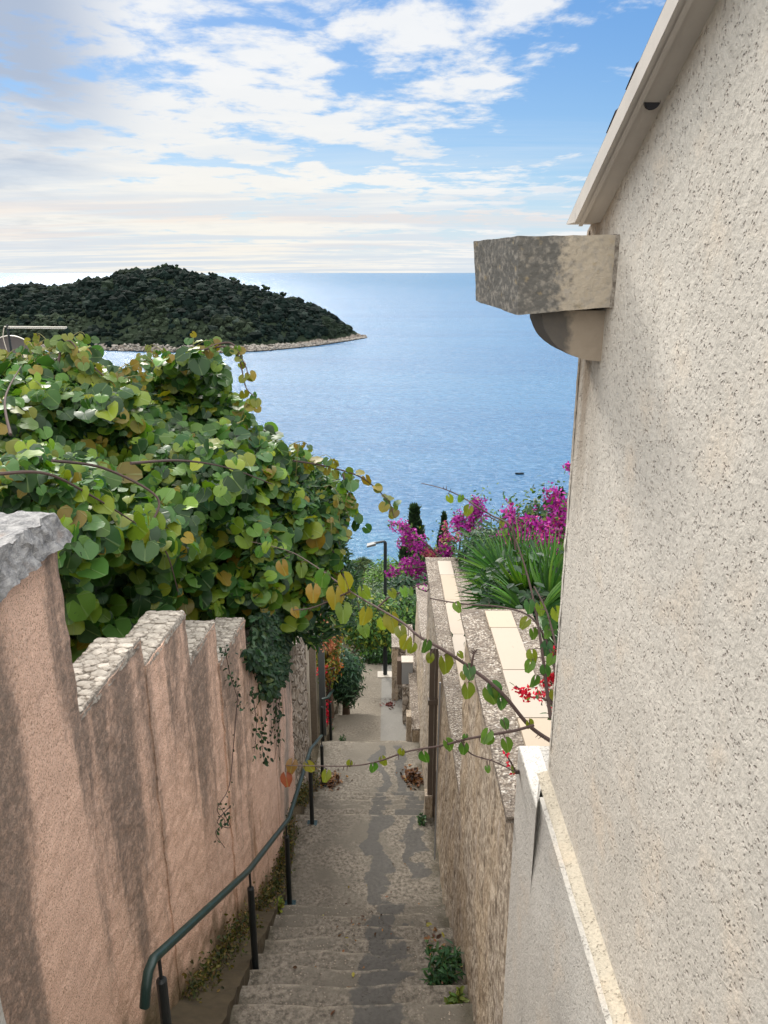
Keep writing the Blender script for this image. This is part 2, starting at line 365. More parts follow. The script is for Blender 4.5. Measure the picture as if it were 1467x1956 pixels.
cr = vor(nt, nd(nt, 'ShaderNodeVectorMath', {0: vscale(nt, pos, (1, 1.0, .35)), 1: vscale(nt, nd(nt, 'ShaderNodeTexNoise', {'Vector': pos, 'Scale': 3.0, 'Detail': 5}).outputs['Color'], (.25, .25, .25))}, operation='ADD').outputs[0], 1.15, 'DISTANCE_TO_EDGE')
crk = ss(nt, cr, .0, .006, 1, 0); crk = M_(nt, 'MULTIPLY', crk, ss(nt, noi(nt, pos, 1.3, 2), .48, .56))
c = mix(nt, M_(nt, 'MULTIPLY', crk, .0), c, (.14, .09, .06))
h = M_(nt, 'SUBTRACT', M_(nt, 'ADD', M_(nt, 'MULTIPLY', g, .5), g2), 0.0)
fin(nt, out, c, .95, h, .8, .009, .1); MAT['peach'] = m
# mortar + cobbles
m, nt, out, pos = mat('mortar'); n = noi(nt, pos, 60, 5, .7)
c = mix(nt, ss(nt, n, .35, .65), (.17, .145, .12), (.40, .36, .31)); c = mix(nt, ss(nt, noi(nt, pos, 9, 4), .55, .7), c, (.10, .085, .07))
fin(nt, out, c, .95, n, .9, .01, .1); MAT['mortar'] = m
m, nt, out, pos = mat('cobble'); t = nd(nt, 'ShaderNodeAttribute', attribute_name='tint').outputs['Color']
n = noi(nt, pos, 40, 5, .65); c = mix(nt, ss(nt, n, .35, .7, .6, 0), t, (.22, .19, .16))
fin(nt, out, c, .85, n, .5, .006, .2); MAT['cobble'] = m
m, nt, out, pos = mat('rubble_stone'); n = noi(nt, vscale(nt, pos, (1, 1, .7)), 9, 6, .7, .6); v_ = vor(nt, vscale(nt, pos, (1, 1, .8)), 9, 'DISTANCE_TO_EDGE')
c = mix(nt, n, (.22, .17, .13), (.58, .52, .45)); c = mix(nt, ss(nt, v_, .0, .06, .55, 0), c, (.07, .055, .045))
fin(nt, out, c, .92, M_(nt, 'ADD', n, ss(nt, v_, 0, .15)), 1, .03, .1); MAT['rubble'] = m
# grey cap rock
m, nt, out, pos = mat('cap_rock'); n = noi(nt, pos, 22, 7, .7); n_ = noi(nt, vscale(nt, pos, (1, 1, 3)), 60, 5, .7)
c = mix(nt, ss(nt, n, .3, .7), (.20, .20, .205), (.44, .43, .42)); c = mix(nt, ss(nt, n_, .5, .7, 0, .5), c, (.62, .60, .58))
c = mix(nt, ss(nt, noi(nt, pos, 5, 4), .58, .72, 0, .6), c, (.34, .25, .2))
fin(nt, out, c, .9, M_(nt, 'ADD', n, n_), .9, .014, .15); MAT['cap'] = m
# pebble-dash coping
m, nt, out, pos = mat('coping_pebbledash'); v_ = vor(nt, pos, 70); vcl = vor(nt, pos, 70, out='Color'); n = noi(nt, pos, 90, 4, .7)
big = noi(nt, pos, 3.2, 5, .6)
vr = nd(nt, 'ShaderNodeSeparateColor', {0: vcl}).outputs[0]
c = mix(nt, vr, (.34, .28, .225), (.62, .56, .48)); c = mix(nt, ss(nt, v_, .34, .62, 0, .8), c, (.17, .135, .105))
c = mix(nt, ss(nt, big, .44, .62, 0, .8), c, (.20, .165, .135)); c = mix(nt, ss(nt, noi(nt, pos, 34, 4, .7), .56, .68, 0, .75), c, (.74, .70, .64)); c = mix(nt, ss(nt, noi(nt, pos, 42, 3, .7), .38, .48, .8, 0), c, (.11, .09, .075))
fin(nt, out, c, .9, M_(nt, 'SUBTRACT', n, v_), 1, .012, .15); MAT['coping'] = m
m, nt, out, pos = mat('limestone_tile'); X, Y, Z = xyz(nt, pos)
n = noi(nt, pos, 5, 5); c = mix(nt, n, (.40, .32, .24), (.44, .38, .31)); tt = nd(nt, 'ShaderNodeAttribute', attribute_name='tint').outputs['Color']
c = mix(nt, .75, c, tt); c = mix(nt, ss(nt, noi(nt, vscale(nt, pos, (3, 1, 1)), 16, 5, .7), .60, .72, 0, .5), c, (.28, .24, .2))
fin(nt, out, c, .55, noi(nt, pos, 70, 3), .12, .002, .3); MAT['tile'] = m
# tan rough render of the alley's right wall
m, nt, out, pos = mat('tan_roughcast'); X, Y, Z = xyz(nt, pos)
n = noi(nt, vscale(nt, pos, (1, .55, .42)), 46, 6, .72); nb = noi(nt, vscale(nt, pos, (1, .6, .4)), 15, 4); v_ = vor(nt, vscale(nt, pos, (1, .7, .5)), 34)
big = noi(nt, vscale(nt, pos, (1, 1, .4)), 2.2, 4)
c = mix(nt, ss(nt, n, .35, .65), (.24, .19, .145), (.60, .52, .42)); c = mix(nt, ss(nt, big, .40, .62, 0, .45), c, (.50, .38, .25))
c = mix(nt, ss(nt, noi(nt, vscale(nt, pos, (1, 1, .5)), 3.7, 4), .56, .7, 0, .6), c, (.40, .35, .31))
c = mix(nt, ss(nt, v_, .08, .22, .5, 0), c, (.66, .60, .52)); c = mix(nt, ss(nt, nb, .30, .42, .7, 0), c, (.13, .10, .075))
fin(nt, out, c, .95, M_(nt, 'ADD', n, M_(nt, 'MULTIPLY', nb, 1.2)), 1, .016, .1); MAT['tan'] = m
# steps: exposed aggregate concrete with grey cement repair strips
def stepmat(name):
    m, nt, out, pos = mat(name); X, Y, Z = xyz(nt, pos)
    wob = noi(nt, pos, 2.4, 4); f = noi(nt, pos, 30, 5, .7); big = noi(nt, pos, 1.7, 5, .6)
    c = mix(nt, ss(nt, f, .3, .7), (.095, .083, .068), (.30, .265, .218))
    c = mix(nt, ss(nt, big, .42, .62), c, (.165, .148, .122))
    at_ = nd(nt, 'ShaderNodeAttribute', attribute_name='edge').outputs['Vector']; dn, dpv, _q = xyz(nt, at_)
    near = ss(nt, Y, 5.6, 6.3, 1, .15); far = ss(nt, Y, 9.0, 12.0)
    c = mix(nt, M_(nt, 'MULTIPLY', far, .45), c, mix(nt, f, (.17, .143, .11), (.30, .26, .20)))
    v_ = vor(nt, pos, 36); vr = nd(nt, 'ShaderNodeSeparateColor', {0: vor(nt, pos, 36, out='Color')}).outputs[0]
    peb = M_(nt, 'MULTIPLY', M_(nt, 'MULTIPLY', ss(nt, v_, .20, .36, 1, 0), ss(nt, vr, .38, .5)), near)
    peb = M_(nt, 'MULTIPLY', peb, ss(nt, noi(nt, pos, 5, 3), .42, .60, .15, 1))
    c = mix(nt, peb, c, mix(nt, f, (.24, .20, .155), (.46, .40, .33)))
    dk = M_(nt, 'MULTIPLY', ss(nt, vor(nt, pos, 75), .1, .3, 1, 0), ss(nt, noi(nt, pos, 12, 2), .5, .6))
    c = mix(nt, M_(nt, 'MULTIPLY', dk, .5), c, (.05, .04, .03))
    def strip(x0, w, y0, y1, amp):
        d = M_(nt, 'ABSOLUTE', M_(nt, 'ADD', M_(nt, 'SUBTRACT', X, x0), M_(nt, 'MULTIPLY', M_(nt, 'SUBTRACT', wob, .5), amp)))
        s = ss(nt, M_(nt, 'ADD', d, M_(nt, 'MULTIPLY', f, .02)), w, w + .025, 1, 0)
        return M_(nt, 'MULTIPLY', s, M_(nt, 'MULTIPLY', ss(nt, Y, y0, y0 + .06), ss(nt, Y, y1, y1 + .08, 1, 0)))
    rp = strip(-.06, .075, 5.9, 10.3, .55); rp = M_(nt, 'MAXIMUM', rp, strip(.01, .12, 2.5, 5.95, .75))
    rp = M_(nt, 'MAXIMUM', rp, strip(.30, .08, 6.25, 7.4, .9)); rp = M_(nt, 'MAXIMUM', rp, strip(.24, .07, 8.9, 10.3, .4))
    rp = M_(nt, 'MAXIMUM', rp, strip(.34, .13, 7.4, 8.9, .9))
    c = mix(nt, M_(nt, 'MULTIPLY', rp, .88), c, mix(nt, f, (.082, .080, .076), (.125, .120, .112)))
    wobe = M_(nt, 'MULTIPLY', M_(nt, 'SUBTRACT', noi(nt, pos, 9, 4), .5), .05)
    worn = ss(nt, M_(nt, 'ADD', dn, wobe), .012, .040, 1, 0); worn = M_(nt, 'MULTIPLY', worn, ss(nt, noi(nt, pos, 7, 5, .7), .42, .6)); c = mix(nt, M_(nt, 'MULTIPLY', worn, .75), c, (.34, .30, .24))  # nosing edges worn paler
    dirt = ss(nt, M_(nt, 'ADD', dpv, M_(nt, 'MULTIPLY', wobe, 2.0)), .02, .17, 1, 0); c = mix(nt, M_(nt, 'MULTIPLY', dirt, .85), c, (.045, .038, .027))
    new = M_(nt, 'MULTIPLY', ss(nt, X, -.07, -.05), ss(nt, Y, 11.5, 11.55))
    c = mix(nt, M_(nt, 'MULTIPLY', new, .7), c, (.25, .245, .23))
    edge = M_(nt, 'MAXIMUM', ss(nt, X, -.98, -.80, 1, 0), ss(nt, X, .42, .56))
    edge = M_(nt, 'MULTIPLY', edge, ss(nt, noi(nt, pos, 6, 4), .35, .6))
    c = mix(nt, M_(nt, 'MULTIPLY', edge, .7), c, (.055, .048, .028))
    h = M_(nt, 'ADD', M_(nt, 'ADD', f, M_(nt, 'MULTIPLY', peb, .8)), big)
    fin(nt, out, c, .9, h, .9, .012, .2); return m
MAT['steps'] = stepmat('aggregate_steps')
MAT['kerb'] = simple('mossy_concrete', (.075, .058, .034), .95, nz=.5, sc=14)
MAT['green_paint'] = None
m, nt, out, pos = mat('green_paint'); n = noi(nt, pos, 18, 5)
c = mix(nt, ss(nt, n, .5, .75), (.006, .026, .022), (.018, .050, .042)); fin(nt, out, c, .42, noi(nt, pos, 120, 3), .2, .002, .5); MAT['green_paint'] = m
MAT['black_paint'] = simple('black_paint', (.012, .016, .018), .4, nz=.3, sc=30, spec=.5)
MAT['plate'] = simple('blue_green_plate', (.02, .06, .075), .5, nz=.4, sc=40)
MAT['brown_pipe'] = simple('brown_pipe', (.12, .095, .075), .45, nz=.1, sc=12)
MAT['grey_plastic'] = simple('grey_plastic', (.30, .31, .32), .45, nz=.05, sc=8)
MAT['lamp_black'] = simple('lamp_black', (.012, .018, .022), .45, nz=.2)
MAT['lamp_grey'] = simple('lamp_grey', (.09, .10, .105), .4, nz=.1)
MAT['white_post'] = simple('white_post', (.55, .5, .43), .8, nz=.2)
MAT['wood'] = simple('grey_wood', (.20, .165, .13), .85, nz=.35, sc=30)
MAT['bark'] = simple('bark', (.14, .10, .075), .9, nz=.4, sc=60)
MAT['thornstem'] = simple('thorn_stem', (.075, .048, .042), .8, nz=.35, sc=80)
MAT['greenstem'] = simple('green_stem', (.16, .15, .05), .7, nz=.3, sc=60)
MAT['aluminium'] = simple('aluminium', (.55, .53, .48), .4, .5, nz=.1)
MAT['dish'] = simple('dish_grey', (.16, .15, .155), .6, nz=.15, sc=25)
MAT['darktile'] = simple('roof_tile_dark', (.10, .08, .09), .8, nz=.4, sc=25)
MAT['earth'] = simple('earth', (.10, .085, .05), .95, nz=.5, sc=3)
MAT['litter'] = simple('leaf_litter', (.20, .10, .05), .9, nz=.4, sc=30)
MAT['pale_stone'] = simple('pale_ruin', (.42, .36, .28), .9, nz=.3, sc=1)
MAT['vent'] = simple('vent_dark', (.02, .018, .022), .6)
MAT['kiwi'] = leafmat('round_leaf', .30, .42)
MAT['bleaf'] = leafmat('branch_leaf', .32, .4, True, (1.3, 1.35, .5))
MAT['leaf'] = leafmat('small_leaf', .25, .5, False)
MAT['petal'] = leafmat('petal', .35, .6, False, (1.1, .9, 1.1))
MAT['blade'] = leafmat('palm_blade', .2, .35, False)
# ------------------------------------------------------------------ ground profile along the alley
flights = [(-.6, -1.9, 6.03, -5.77, 23), (7.35, -5.9, 9.2, -6.93, 6), (10.46, -7.03, 11.6, -7.78, 4), (12.7, -7.95, 13.8, -8.62, 4), (14.64, -8.75, 15.6, -9.35, 4)]
gy = [-4, -.6, 6.03, 7.35, 9.2, 10.46, 11.6, 12.7, 13.8, 14.64, 15.6, 17.6, 40, 150, 190]
gz = [-1.9, -1.9, -5.77, -5.9, -6.93, -7.03, -7.78, -7.95, -8.62, -8.75, -9.35, -9.6, -19.5, -60, -70]
def G(y): return float(np.interp(y, gy, gz))
prof = [(-4, -1.9)]
for (y0, z0, y1, z1, n) in flights:
    r, dz = (y1-y0)/n, (z0-z1)/n; prof.append((y0 - .012, z0)) if n else None
    for i in range(n):
        ya = y0 + i*r; za = z0 - i*dz
        if i: prof.append((ya - .012, za + .004))
        prof += [(ya, za - .012), (ya + .004, za - dz + .0)]
prof += [(17.6, -9.6), (18.4, -9.8)]
def stepz(y):
    z = -1.9
    for a, b in prof:
        if a <= y: z = b
    P = np.array(prof); return float(np.interp(y, P[:, 0], P[:, 1]))
# ------------------------------------------------------------------ STRUCTURE: steps, kerb, terrain, sea, island
mb = MB(); nx = 56; xs = np.linspace(-1.0, .60, nx)
P2 = []
for i in range(len(prof) - 1):
    a, b = prof[i], prof[i+1]; L = math.hypot(b[0]-a[0], b[1]-a[1]); k = max(1, min(14, int(L/.07)))
    for j in range(k): P2.append((a[0]+(b[0]-a[0])*j/k, a[1]+(b[1]-a[1])*j/k))
P2.append(prof[-1])
V = []
for (yy, zz2) in P2:
    for xx in xs:
        w = fbm((xx*1.3, yy*.6, zz2*1.1), 1.6, 3)*.035
        V.append((xx, yy + w, zz2 + fbm((xx, yy, 3.3), 5, 4)*.010))
n = len(P2)
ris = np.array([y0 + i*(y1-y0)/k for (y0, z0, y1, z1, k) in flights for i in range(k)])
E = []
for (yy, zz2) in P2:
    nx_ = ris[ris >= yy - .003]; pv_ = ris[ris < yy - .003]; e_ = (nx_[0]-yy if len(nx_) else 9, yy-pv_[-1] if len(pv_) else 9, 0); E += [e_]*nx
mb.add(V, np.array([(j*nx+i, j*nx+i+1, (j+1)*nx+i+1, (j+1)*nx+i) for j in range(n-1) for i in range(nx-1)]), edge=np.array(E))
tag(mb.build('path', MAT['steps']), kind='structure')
mb = MB()
for y0, y1 in ((-1, 2.2), (2.2, 4.3), (4.3, 6.1), (6.1, 7.5), (7.5, 9.4), (9.4, 11.2), (11.2, 13), (13, 17)):
    a, b = G(y0) + .05, G(y1) + .05
    rough(mb, [(-1.36,y0,a-.6),(-.955,y0,a-.6),(-.955,y1,b-.6),(-1.36,y1,b-.6),(-1.36,y0,a+.10),(-.955,y0,a),(-.955,y1,b),(-1.36,y1,b+.10)], .06, .02, 6, skip=('bottom',))
tag(mb.build('kerb', MAT['kerb']), kind='structure')
# terrain
def terr(x, y):
    g = G(y) - .45
    if y > 16: g += .35*min(1, (y-16)/4)
    if x < -1.3: g += 1.9*min(1, (-1.3-x)/.12) * (1 if y < 17 else max(0, 1-(y-17)/14))
    if x > .75: g += 1.5*min(1, (x-.75)/.15) * (1 if y < 17 else max(0, 1-(y-17)/14))
    if abs(x) > 60: g += 0
    return g + fbm((x, y, 0), .12, 4)*(.1 if y < 20 else 1.0)
X_ = np.concatenate([-np.geomspace(400, 6, 30), np.linspace(-5, 5, 81), np.geomspace(6, 400, 30)]); Y_ = np.concatenate([np.linspace(-4, 20, 90), np.geomspace(20.5, 190, 60)])
V = [(a, b, terr(a, b)) for b in Y_ for a in X_]; nx = len(X_)
mb = MB(); mb.add(V, np.array([(j*nx+i, j*nx+i+1, (j+1)*nx+i+1, (j+1)*nx+i) for j in range(len(Y_)-1) for i in range(nx-1)]))
tag(mb.build('ground', MAT['earth'], smooth=True), kind='structure')
# sea
m, nt, out, pos = mat('sea_water'); X, Y, Z = xyz(nt, pos)
dist = nd(nt, 'ShaderNodeVectorMath', {0: pos}, operation='LENGTH').outputs['Value']
w1 = noi(nt, vscale(nt, pos, (.55, 1, 1)), .62, 5, .62, .4); w2 = noi(nt, vscale(nt, pos, (.35, 1, 1)), .11, 5, .6); w3 = noi(nt, vscale(nt, pos, (.25, 1, 1)), .012, 5, .6, .5)
h = M_(nt, 'ADD', M_(nt, 'MULTIPLY', w1, 1.5), M_(nt, 'MULTIPLY', w2, 2.4)); h = M_(nt, 'ADD', h, M_(nt, 'MULTIPLY', w3, 4.0))
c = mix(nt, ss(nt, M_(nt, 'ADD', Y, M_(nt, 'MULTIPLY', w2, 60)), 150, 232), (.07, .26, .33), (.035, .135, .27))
c = mix(nt, ss(nt, w1, .36, .66), mix(nt, .45, c, (.02, .09, .19)), mix(nt, .15, c, (.34, .48, .60)))  # bright and dark wave facets painted into the colour
c = mix(nt, ss(nt, w3, .4, .65), c, mix(nt, .35, c, (.02, .08, .20)))
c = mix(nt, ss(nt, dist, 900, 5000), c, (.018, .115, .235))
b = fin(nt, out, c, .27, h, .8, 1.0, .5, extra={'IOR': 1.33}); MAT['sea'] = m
rad = [0, 60, 120, 250, 500, 1000, 2000, 4000, 9000, 20000, 45000, 80000]; V = []
for r_ in rad[1:]:
    for k in range(96): w = 2*math.pi*k/96; V.append((r_*math.cos(w), r_*math.sin(w), -60))
mb = MB(); mb.add(V, np.array([(j*96+k, j*96+(k+1) % 96, (j+1)*96+(k+1) % 96, (j+1)*96+k) for j in range(len(rad)-2) for k in range(96)]))
tag(mb.build('sea', MAT['sea']), kind='structure')
# island
shore = [(-420, 666), (-250, 667), (0, 668), (150, 668), (300, 673), (430, 675), (520, 669), (600, 661), (660, 652), (700, 645)]
ridge = [(-420, 600), (-250, 572), (0, 555), (60, 552), (100, 552), (160, 547), (220, 534), (260, 523), (300, 518), (340, 518), (370, 525), (430, 540), (500, 557), (570, 580), (620, 601), (660, 625), (685, 640), (700, 644.5)]
def isl(p, u):
    """p: azimuth parameter (column), u in 0..2 : 0 shore, 1 ridge, 2 back shore"""
    ps = np.interp(p, *zip(*shore)); pr = np.interp(p, *zip(*ridge))
    s = at(p, ps, z=-60.0); w = min(1.0, max(.02, (702 - p) / 260.0))**.7
    ax = s[0] / s[1]; Yr = s[1] + 150*w; rz = ray(p, pr); zr = Yr*rz[2]/rz[1]; zr = max(zr, -59.0)
    if u <= 1:
        yy = s[1] + 150*w*u; k = math.sin(u*math.pi/2)**.92; zz = -60.6 + (zr + 60.6)*k
    else:
        yy = Yr + 190*w*(u-1); zz = -62 + (zr + 62)*math.cos((u-1)*math.pi/2)
    xx = ax*yy
    if u > 0.02: zz += (fbm((xx, yy, 0), .03, 4)*4*min(1, u*3, (2-u)*3)*w if abs(u-1) > .15 else fbm((xx, yy, 0), .03, 4)*1.0*w)
    return (xx, yy, zz)
cols = np.concatenate([np.linspace(-420, 560, 90), np.linspace(570, 700, 40)]); us = np.concatenate([np.linspace(0, .12, 10), np.linspace(.15, 2, 50)])
V = [isl(p, u) for p in cols for u in us]; nu = len(us)
V = [(a + fbm((a, b, c_), .25, 3)*1.2, b + fbm((b, a, c_), .25, 3)*2, c_ + (abs(fbm((a, b, c_), .22, 4))*2.2 if c_ < -52 else 0)) for a, b, c_ in V]
m, nt, out, pos = mat('island_ground'); X, Y, Z = xyz(nt, pos)
n = noi(nt, pos, .5, 6, .7); nb = noi(nt, pos, .06, 4)
lvl = ss(nt, M_(nt, 'ADD', Z, M_(nt, 'MULTIPLY', M_(nt, 'SUBTRACT', nb, .5), 10)), -56.8, -55.4)
rk = mix(nt, ss(nt, n, .35, .65), (.09, .075, .065), (.36, .31, .26)); rk = mix(nt, ss(nt, Z, -59.6, -58.6, 1, 0), rk, (.03, .026, .022))
fin(nt, out, mix(nt, lvl, rk, (.018, .028, .016)), .95, n, 1, 1.2, .1); MAT['islandg'] = m
mb = MB(); mb.add(V, np.array([(i*nu+j, (i+1)*nu+j, (i+1)*nu+j+1, i*nu+j+1) for i in range(len(cols)-1) for j in range(nu-1)]))
tag(mb.build('hills', MAT['islandg']), kind='structure')
m, nt, out, pos = mat('forest_crowns'); t = nd(nt, 'ShaderNodeAttribute', attribute_name='tint').outputs['Color']
n = noi(nt, pos, .9, 5, .75)
fin(nt, out, mix(nt, ss(nt, n, .35, .65), mix(nt, 1.0, t, (.4, .4, .45), 'MULTIPLY'), t), .9, n, 1, 1.4, .08); MAT['forest'] = m
mb = MB(); N = 9500; pp = []; rr = []; tt = []
for _ in range(N):
    p = rng.uniform(-420, 690); u = rng.uniform(0, 1)**.8*1.06
    q = isl(p, u)
    lim = -56.3 + 2.5*fbm((q[0], q[1], 0), .05, 3) + max(0, (p-470)/220)*3.5
    if q[2] < lim: continue
    sz = rng.choice([1.2, 1.8, 2.6, 3.8], p=[.25, .35, .28, .12])*rng.uniform(.8, 1.2) * (1 + .5*fbm((q[0], q[1], 5), .03, 2))
    pp.append((q[0], q[1], q[2] + sz*.25)); rr.append(sz)
    pale = fbm((q[0], q[1]*.6, 9), .018, 3)
    base = (.008, .018, .014) if pale < .18 else (.024, .038, .023)
    if rng.random() < .12: base = (.032, .048, .038)
    if abs((q[2]+60) - 16) < 7 and fbm((q[0], q[1], 2), .02, 2) > .05 and rng.random() < .6: base = (.048, .068, .040)
    tt.append(np.array(base)*rng.uniform(.6, 1.4))
blobs(mb, np.array(pp), np.array(rr), ICO1, .22, tint=np.array(tt), flat=.85)
tag(mb.build('island_forest', MAT['forest']), 'dark evergreen forest covering the hill of the island across the water', 'forest', kind='stuff')
m, nt, out, pos = mat('shore_rock'); n = noi(nt, pos, .6, 6, .7)
c = mix(nt, ss(nt, n, .3, .7), (.09, .08, .07), (.42, .385, .34)); X, Y, Z = xyz(nt, pos); c = mix(nt, ss(nt, Z, -59.7, -59.0, 1, 0), c, (.03, .025, .02))
fin(nt, out, c, .95, n, 1, .8, .1); MAT['shorerock'] = m
mb = MB(); pp = []; rr = []
for _ in range(1500):
    p = rng.uniform(-300, 699) if rng.random() < .6 else rng.uniform(480, 699); q = isl(p, rng.uniform(0, .05)); s = rng.uniform(.5, 2.0)*(1.3 if p > 480 else 1)
    pp.append((q[0], q[1] - 1.0, max(q[2], -60.2) + rng.uniform(-.3, .5))); rr.append(s)
blobs(mb, np.array(pp), np.array(rr), ICO1, .25, flat=.7)
tag(mb.build('shore_rocks', MAT['shorerock']), 'pale rocks heaped along the waterline of the island', 'rocks', kind='stuff')
# ------------------------------------------------------------------ foliage builders
def clump_points(c, rad, nclump, per, cr):
    """points gathered in leaf clumps over and inside an ellipsoid; returns positions and outward normals"""
    c = np.array(c, float); rad = np.array(rad, float)
    d = rnd(nclump); d /= np.linalg.norm(d, axis=1, keepdims=True)
    cc = d * (rng.uniform(.45, 1.0, (nclump, 1))**.6)
    P = np.repeat(cc, per, 0)*rad + rnd(nclump*per, 1)*cr*.5
    return P + c, (P / rad**2)
def bush(name, label, cat, base, crown_c, rad, ncl, per, cr, size, cols, tmpl=None, stem_r=.05, group=None, probs=None, leafm='leaf', flower=None, droop=.2):
    t = thing(name, label, cat, base, group)
    mb = MB(); P, Nn = clump_points(crown_c, rad, ncl, per, cr); n = len(P)
    nn = Nn/(np.linalg.norm(Nn, axis=1, keepdims=True)+1e-9) + rnd(n, .6) + np.array([0, -.2, .5])
    tip = rnd(n, .6) + np.array([0, 0, -droop]) + Nn/(np.linalg.norm(Nn, axis=1, keepdims=True)+1e-9)*.4
    scatter(mb, tmpl or leaf_oval(), P, nn, tip, size*rng.uniform(.6, 1.3, n), pick(n, cols, probs))
    mb.build('crown', MAT[leafm], t)
    mb = MB(); b = np.array(base, float); cc = np.array(crown_c, float); r_ = np.array(rad)
    tube(mb, [b, (b+cc)/2 + rnd(1, .03)[0]*r_, cc], [stem_r, stem_r*.7, stem_r*.4], 7)
    for k in range(6):
        e = cc + rng.uniform(-.7, .7, 3)*r_; tube(mb, smoothpath([b + (cc-b)*rng.uniform(.3, .8), (cc+e)/2, e], 3), [stem_r*.5, stem_r*.15], 5)
    mb.build('trunk', MAT['bark'], t)
    return t
def cypress(label, x, y, ztop, h, r, group):
    t = thing('cypress_tree', label, 'tree', (x, y, ztop - h), group); mb = MB(); n = 7000
    u = rng.uniform(0, 1, n)**.9; prof_r = r*np.clip(np.sin(np.pi*np.clip(u*.80+.17, 0, 1))**.75, .02, 1)*(1-u**3*.75)
    a = rng.uniform(0, 6.283, n); bump = 1 + .16*np.sin(a*5 + u*23) + .1*np.sin(a*3 - u*41); k = np.sqrt(rng.uniform(.35, 1, n))*bump
    P = np.stack([x + prof_r*k*np.cos(a), y + prof_r*k*np.sin(a), ztop - h*(1-u)], 1)
    nn = np.stack([np.cos(a), np.sin(a), np.full(n, .2)], 1) + rnd(n, .4); tip = np.stack([np.cos(a)*.25, np.sin(a)*.25, np.full(n, 1.)], 1) + rnd(n, .15)
    scatter(mb, leaf_lance(.2, 0), P, nn, tip, r*.42*rng.uniform(.6, 1.3, n), pick(n, [(.012, .028, .018), (.022, .046, .026), (.03, .06, .035)], var=.25)); mb.build('crown', MAT['leaf'], t)
    mb = MB(); tube(mb, [(x, y, ztop-h-.5), (x, y, ztop-.5)], [.10, .02], 7); mb.build('trunk', MAT['bark'], t); return t
# ------------------------------------------------------------------ HOUSE on the right
XH, YC = .63, 2.53
house = thing('house', 'house with pale pitted stucco wall and sloping roof edge filling the right side', 'house', (2.3, 0, -5))
mb = MB(); zt = lambda y: .139 + .49*(2.5 - y)
ys = [YC, 1.2, 0, -1.5]
mb.add([(XH, YC, -1.86), (XH, YC, zt(YC)), (XH, -1.5, zt(-1.5)), (XH, -1.5, -1.86)], [(0, 1, 2, 3)])
mb.add([(XH, YC, -1.86), (4.5, YC, -1.80), (4.5, YC, zt(YC)), (XH, YC, zt(YC))], [(0, 1, 2, 3)])
mb.add([(4.5, YC, -1.8), (4.5, -1.5, -1.8), (4.5, -1.5, zt(-1.5)), (4.5, YC, zt(YC))], [(0, 1, 2, 3)])
mb.add([(XH, -1.5, -1.8), (4.5, -1.5, -1.8), (4.5, -1.5, zt(-1.5)), (XH, -1.5, zt(-1.5))], [(3, 2, 1, 0)])
# slightly rounded, wavy corner strip
ks = np.linspace(-1.8, zt(YC), 120)
V = []
for k in ks:
    o_ = .0035*fbm((k, 0, 0), 14, 4)
    V += [(XH - .002 + o_, YC - .03, k), (XH - .002 + o_*1.5, YC - .008, k), (XH + .006, YC + .003 + o_, k), (XH + .03, YC + .003, k)]
mb.add(V, np.array([(i*4+j, i*4+j+1, (i+1)*4+j+1, (i+1)*4+j) for i in range(119) for j in range(3)]))
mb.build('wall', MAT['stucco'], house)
# plinth
mb = MB(); zp = -1.85
V = [(.55, 2.72, zp), (.635, 2.72, zp), (.635, YC, zp), (.618, YC, zp), (.55, 2.336, zp), (.55, 2.72, -3), (.55, 2.336, -3), (.575, 2.72, -6), (.575, 2.336, -6), (4.5, 2.72, -6), (4.5, 2.72, zp)]
mb.add(V, [(0, 4, 3, 2, 1), (0, 5, 6, 4), (5, 7, 8, 6), (0, 10, 9, 7, 5)])
nz = 40; V = []
for i in range(nz + 1):      # near face: flush with the bead at the top, blending into the thicker foot lower down
    q = i/nz; z_ = zp - .9*q**1.6; k = min(1, (zp - z_)/.40); xn = .574 - .024*(k*k*(3-2*k)); ye = 2.336 + (xn-.55)/.068*.194
    V += [(.55, 2.336, z_), ((.55+xn)/2, (2.336+ye)/2, z_), (xn, ye, z_), (xn, 1.6, z_), (xn, .5, z_), (xn, -1.5, z_)]
mb.add(V, np.array([(i*6+j, (i+1)*6+j, (i+1)*6+j+1, i*6+j+1) for i in range(nz) for j in range(5)]))
mb.add([(.573, -1.5, zp), (.64, -1.5, zp), (.64, 2.40, zp), (.573, 2.40, zp)], [(0, 1, 2, 3)])
zb_ = V[-1][2]; mb.add([(.55, 2.336, zb_), (.55, -1.5, zb_), (.575, -1.5, -6), (.575, 2.336, -6)], [(0, 1, 2, 3)])
mb.add([(.635, YC, zp), (.635, 2.72, zp), (4.5, 2.72, zp), (4.5, YC, zp)], [(0, 3, 2, 1)])
pl = mb.build('plinth', MAT['stucco2'], house)
mb = MB(); mb.add([(.553, 2.716, zp+.004), (.634, 2.716, zp+.004), (.634, YC+.006, zp+.004), (.600, YC+.006, zp+.004), (.553, 2.345, zp+.004)], [(0, 4, 3, 2, 1)]); mb.build('plinth_top', MAT['lit_top'], pl)  # thin sheet added to paint the sky-lit top brighter
mb = MB(); n = 150; V = []
for i in range(n + 1):
    yy = YC + .004 - (YC + 1.5)*i/n
    w = .010 + .005*fbm((yy, 0, 1), 7, 3); zz_ = zp + .006 + .006*fbm((yy, 4, 1), 9, 3)
    V += [(.589, yy, zp - .006), (.590 + (.010-w)*.6, yy, zp + .005), (.606, yy, zz_ + .006), (.636, yy, zz_ + .013)]
mb.add(V, np.array([(i*4+j, (i+1)*4+j, (i+1)*4+j+1, i*4+j+1) for i in range(n) for j in range(3)]))
mb.build('bead', MAT['cream'], pl, smooth=True)
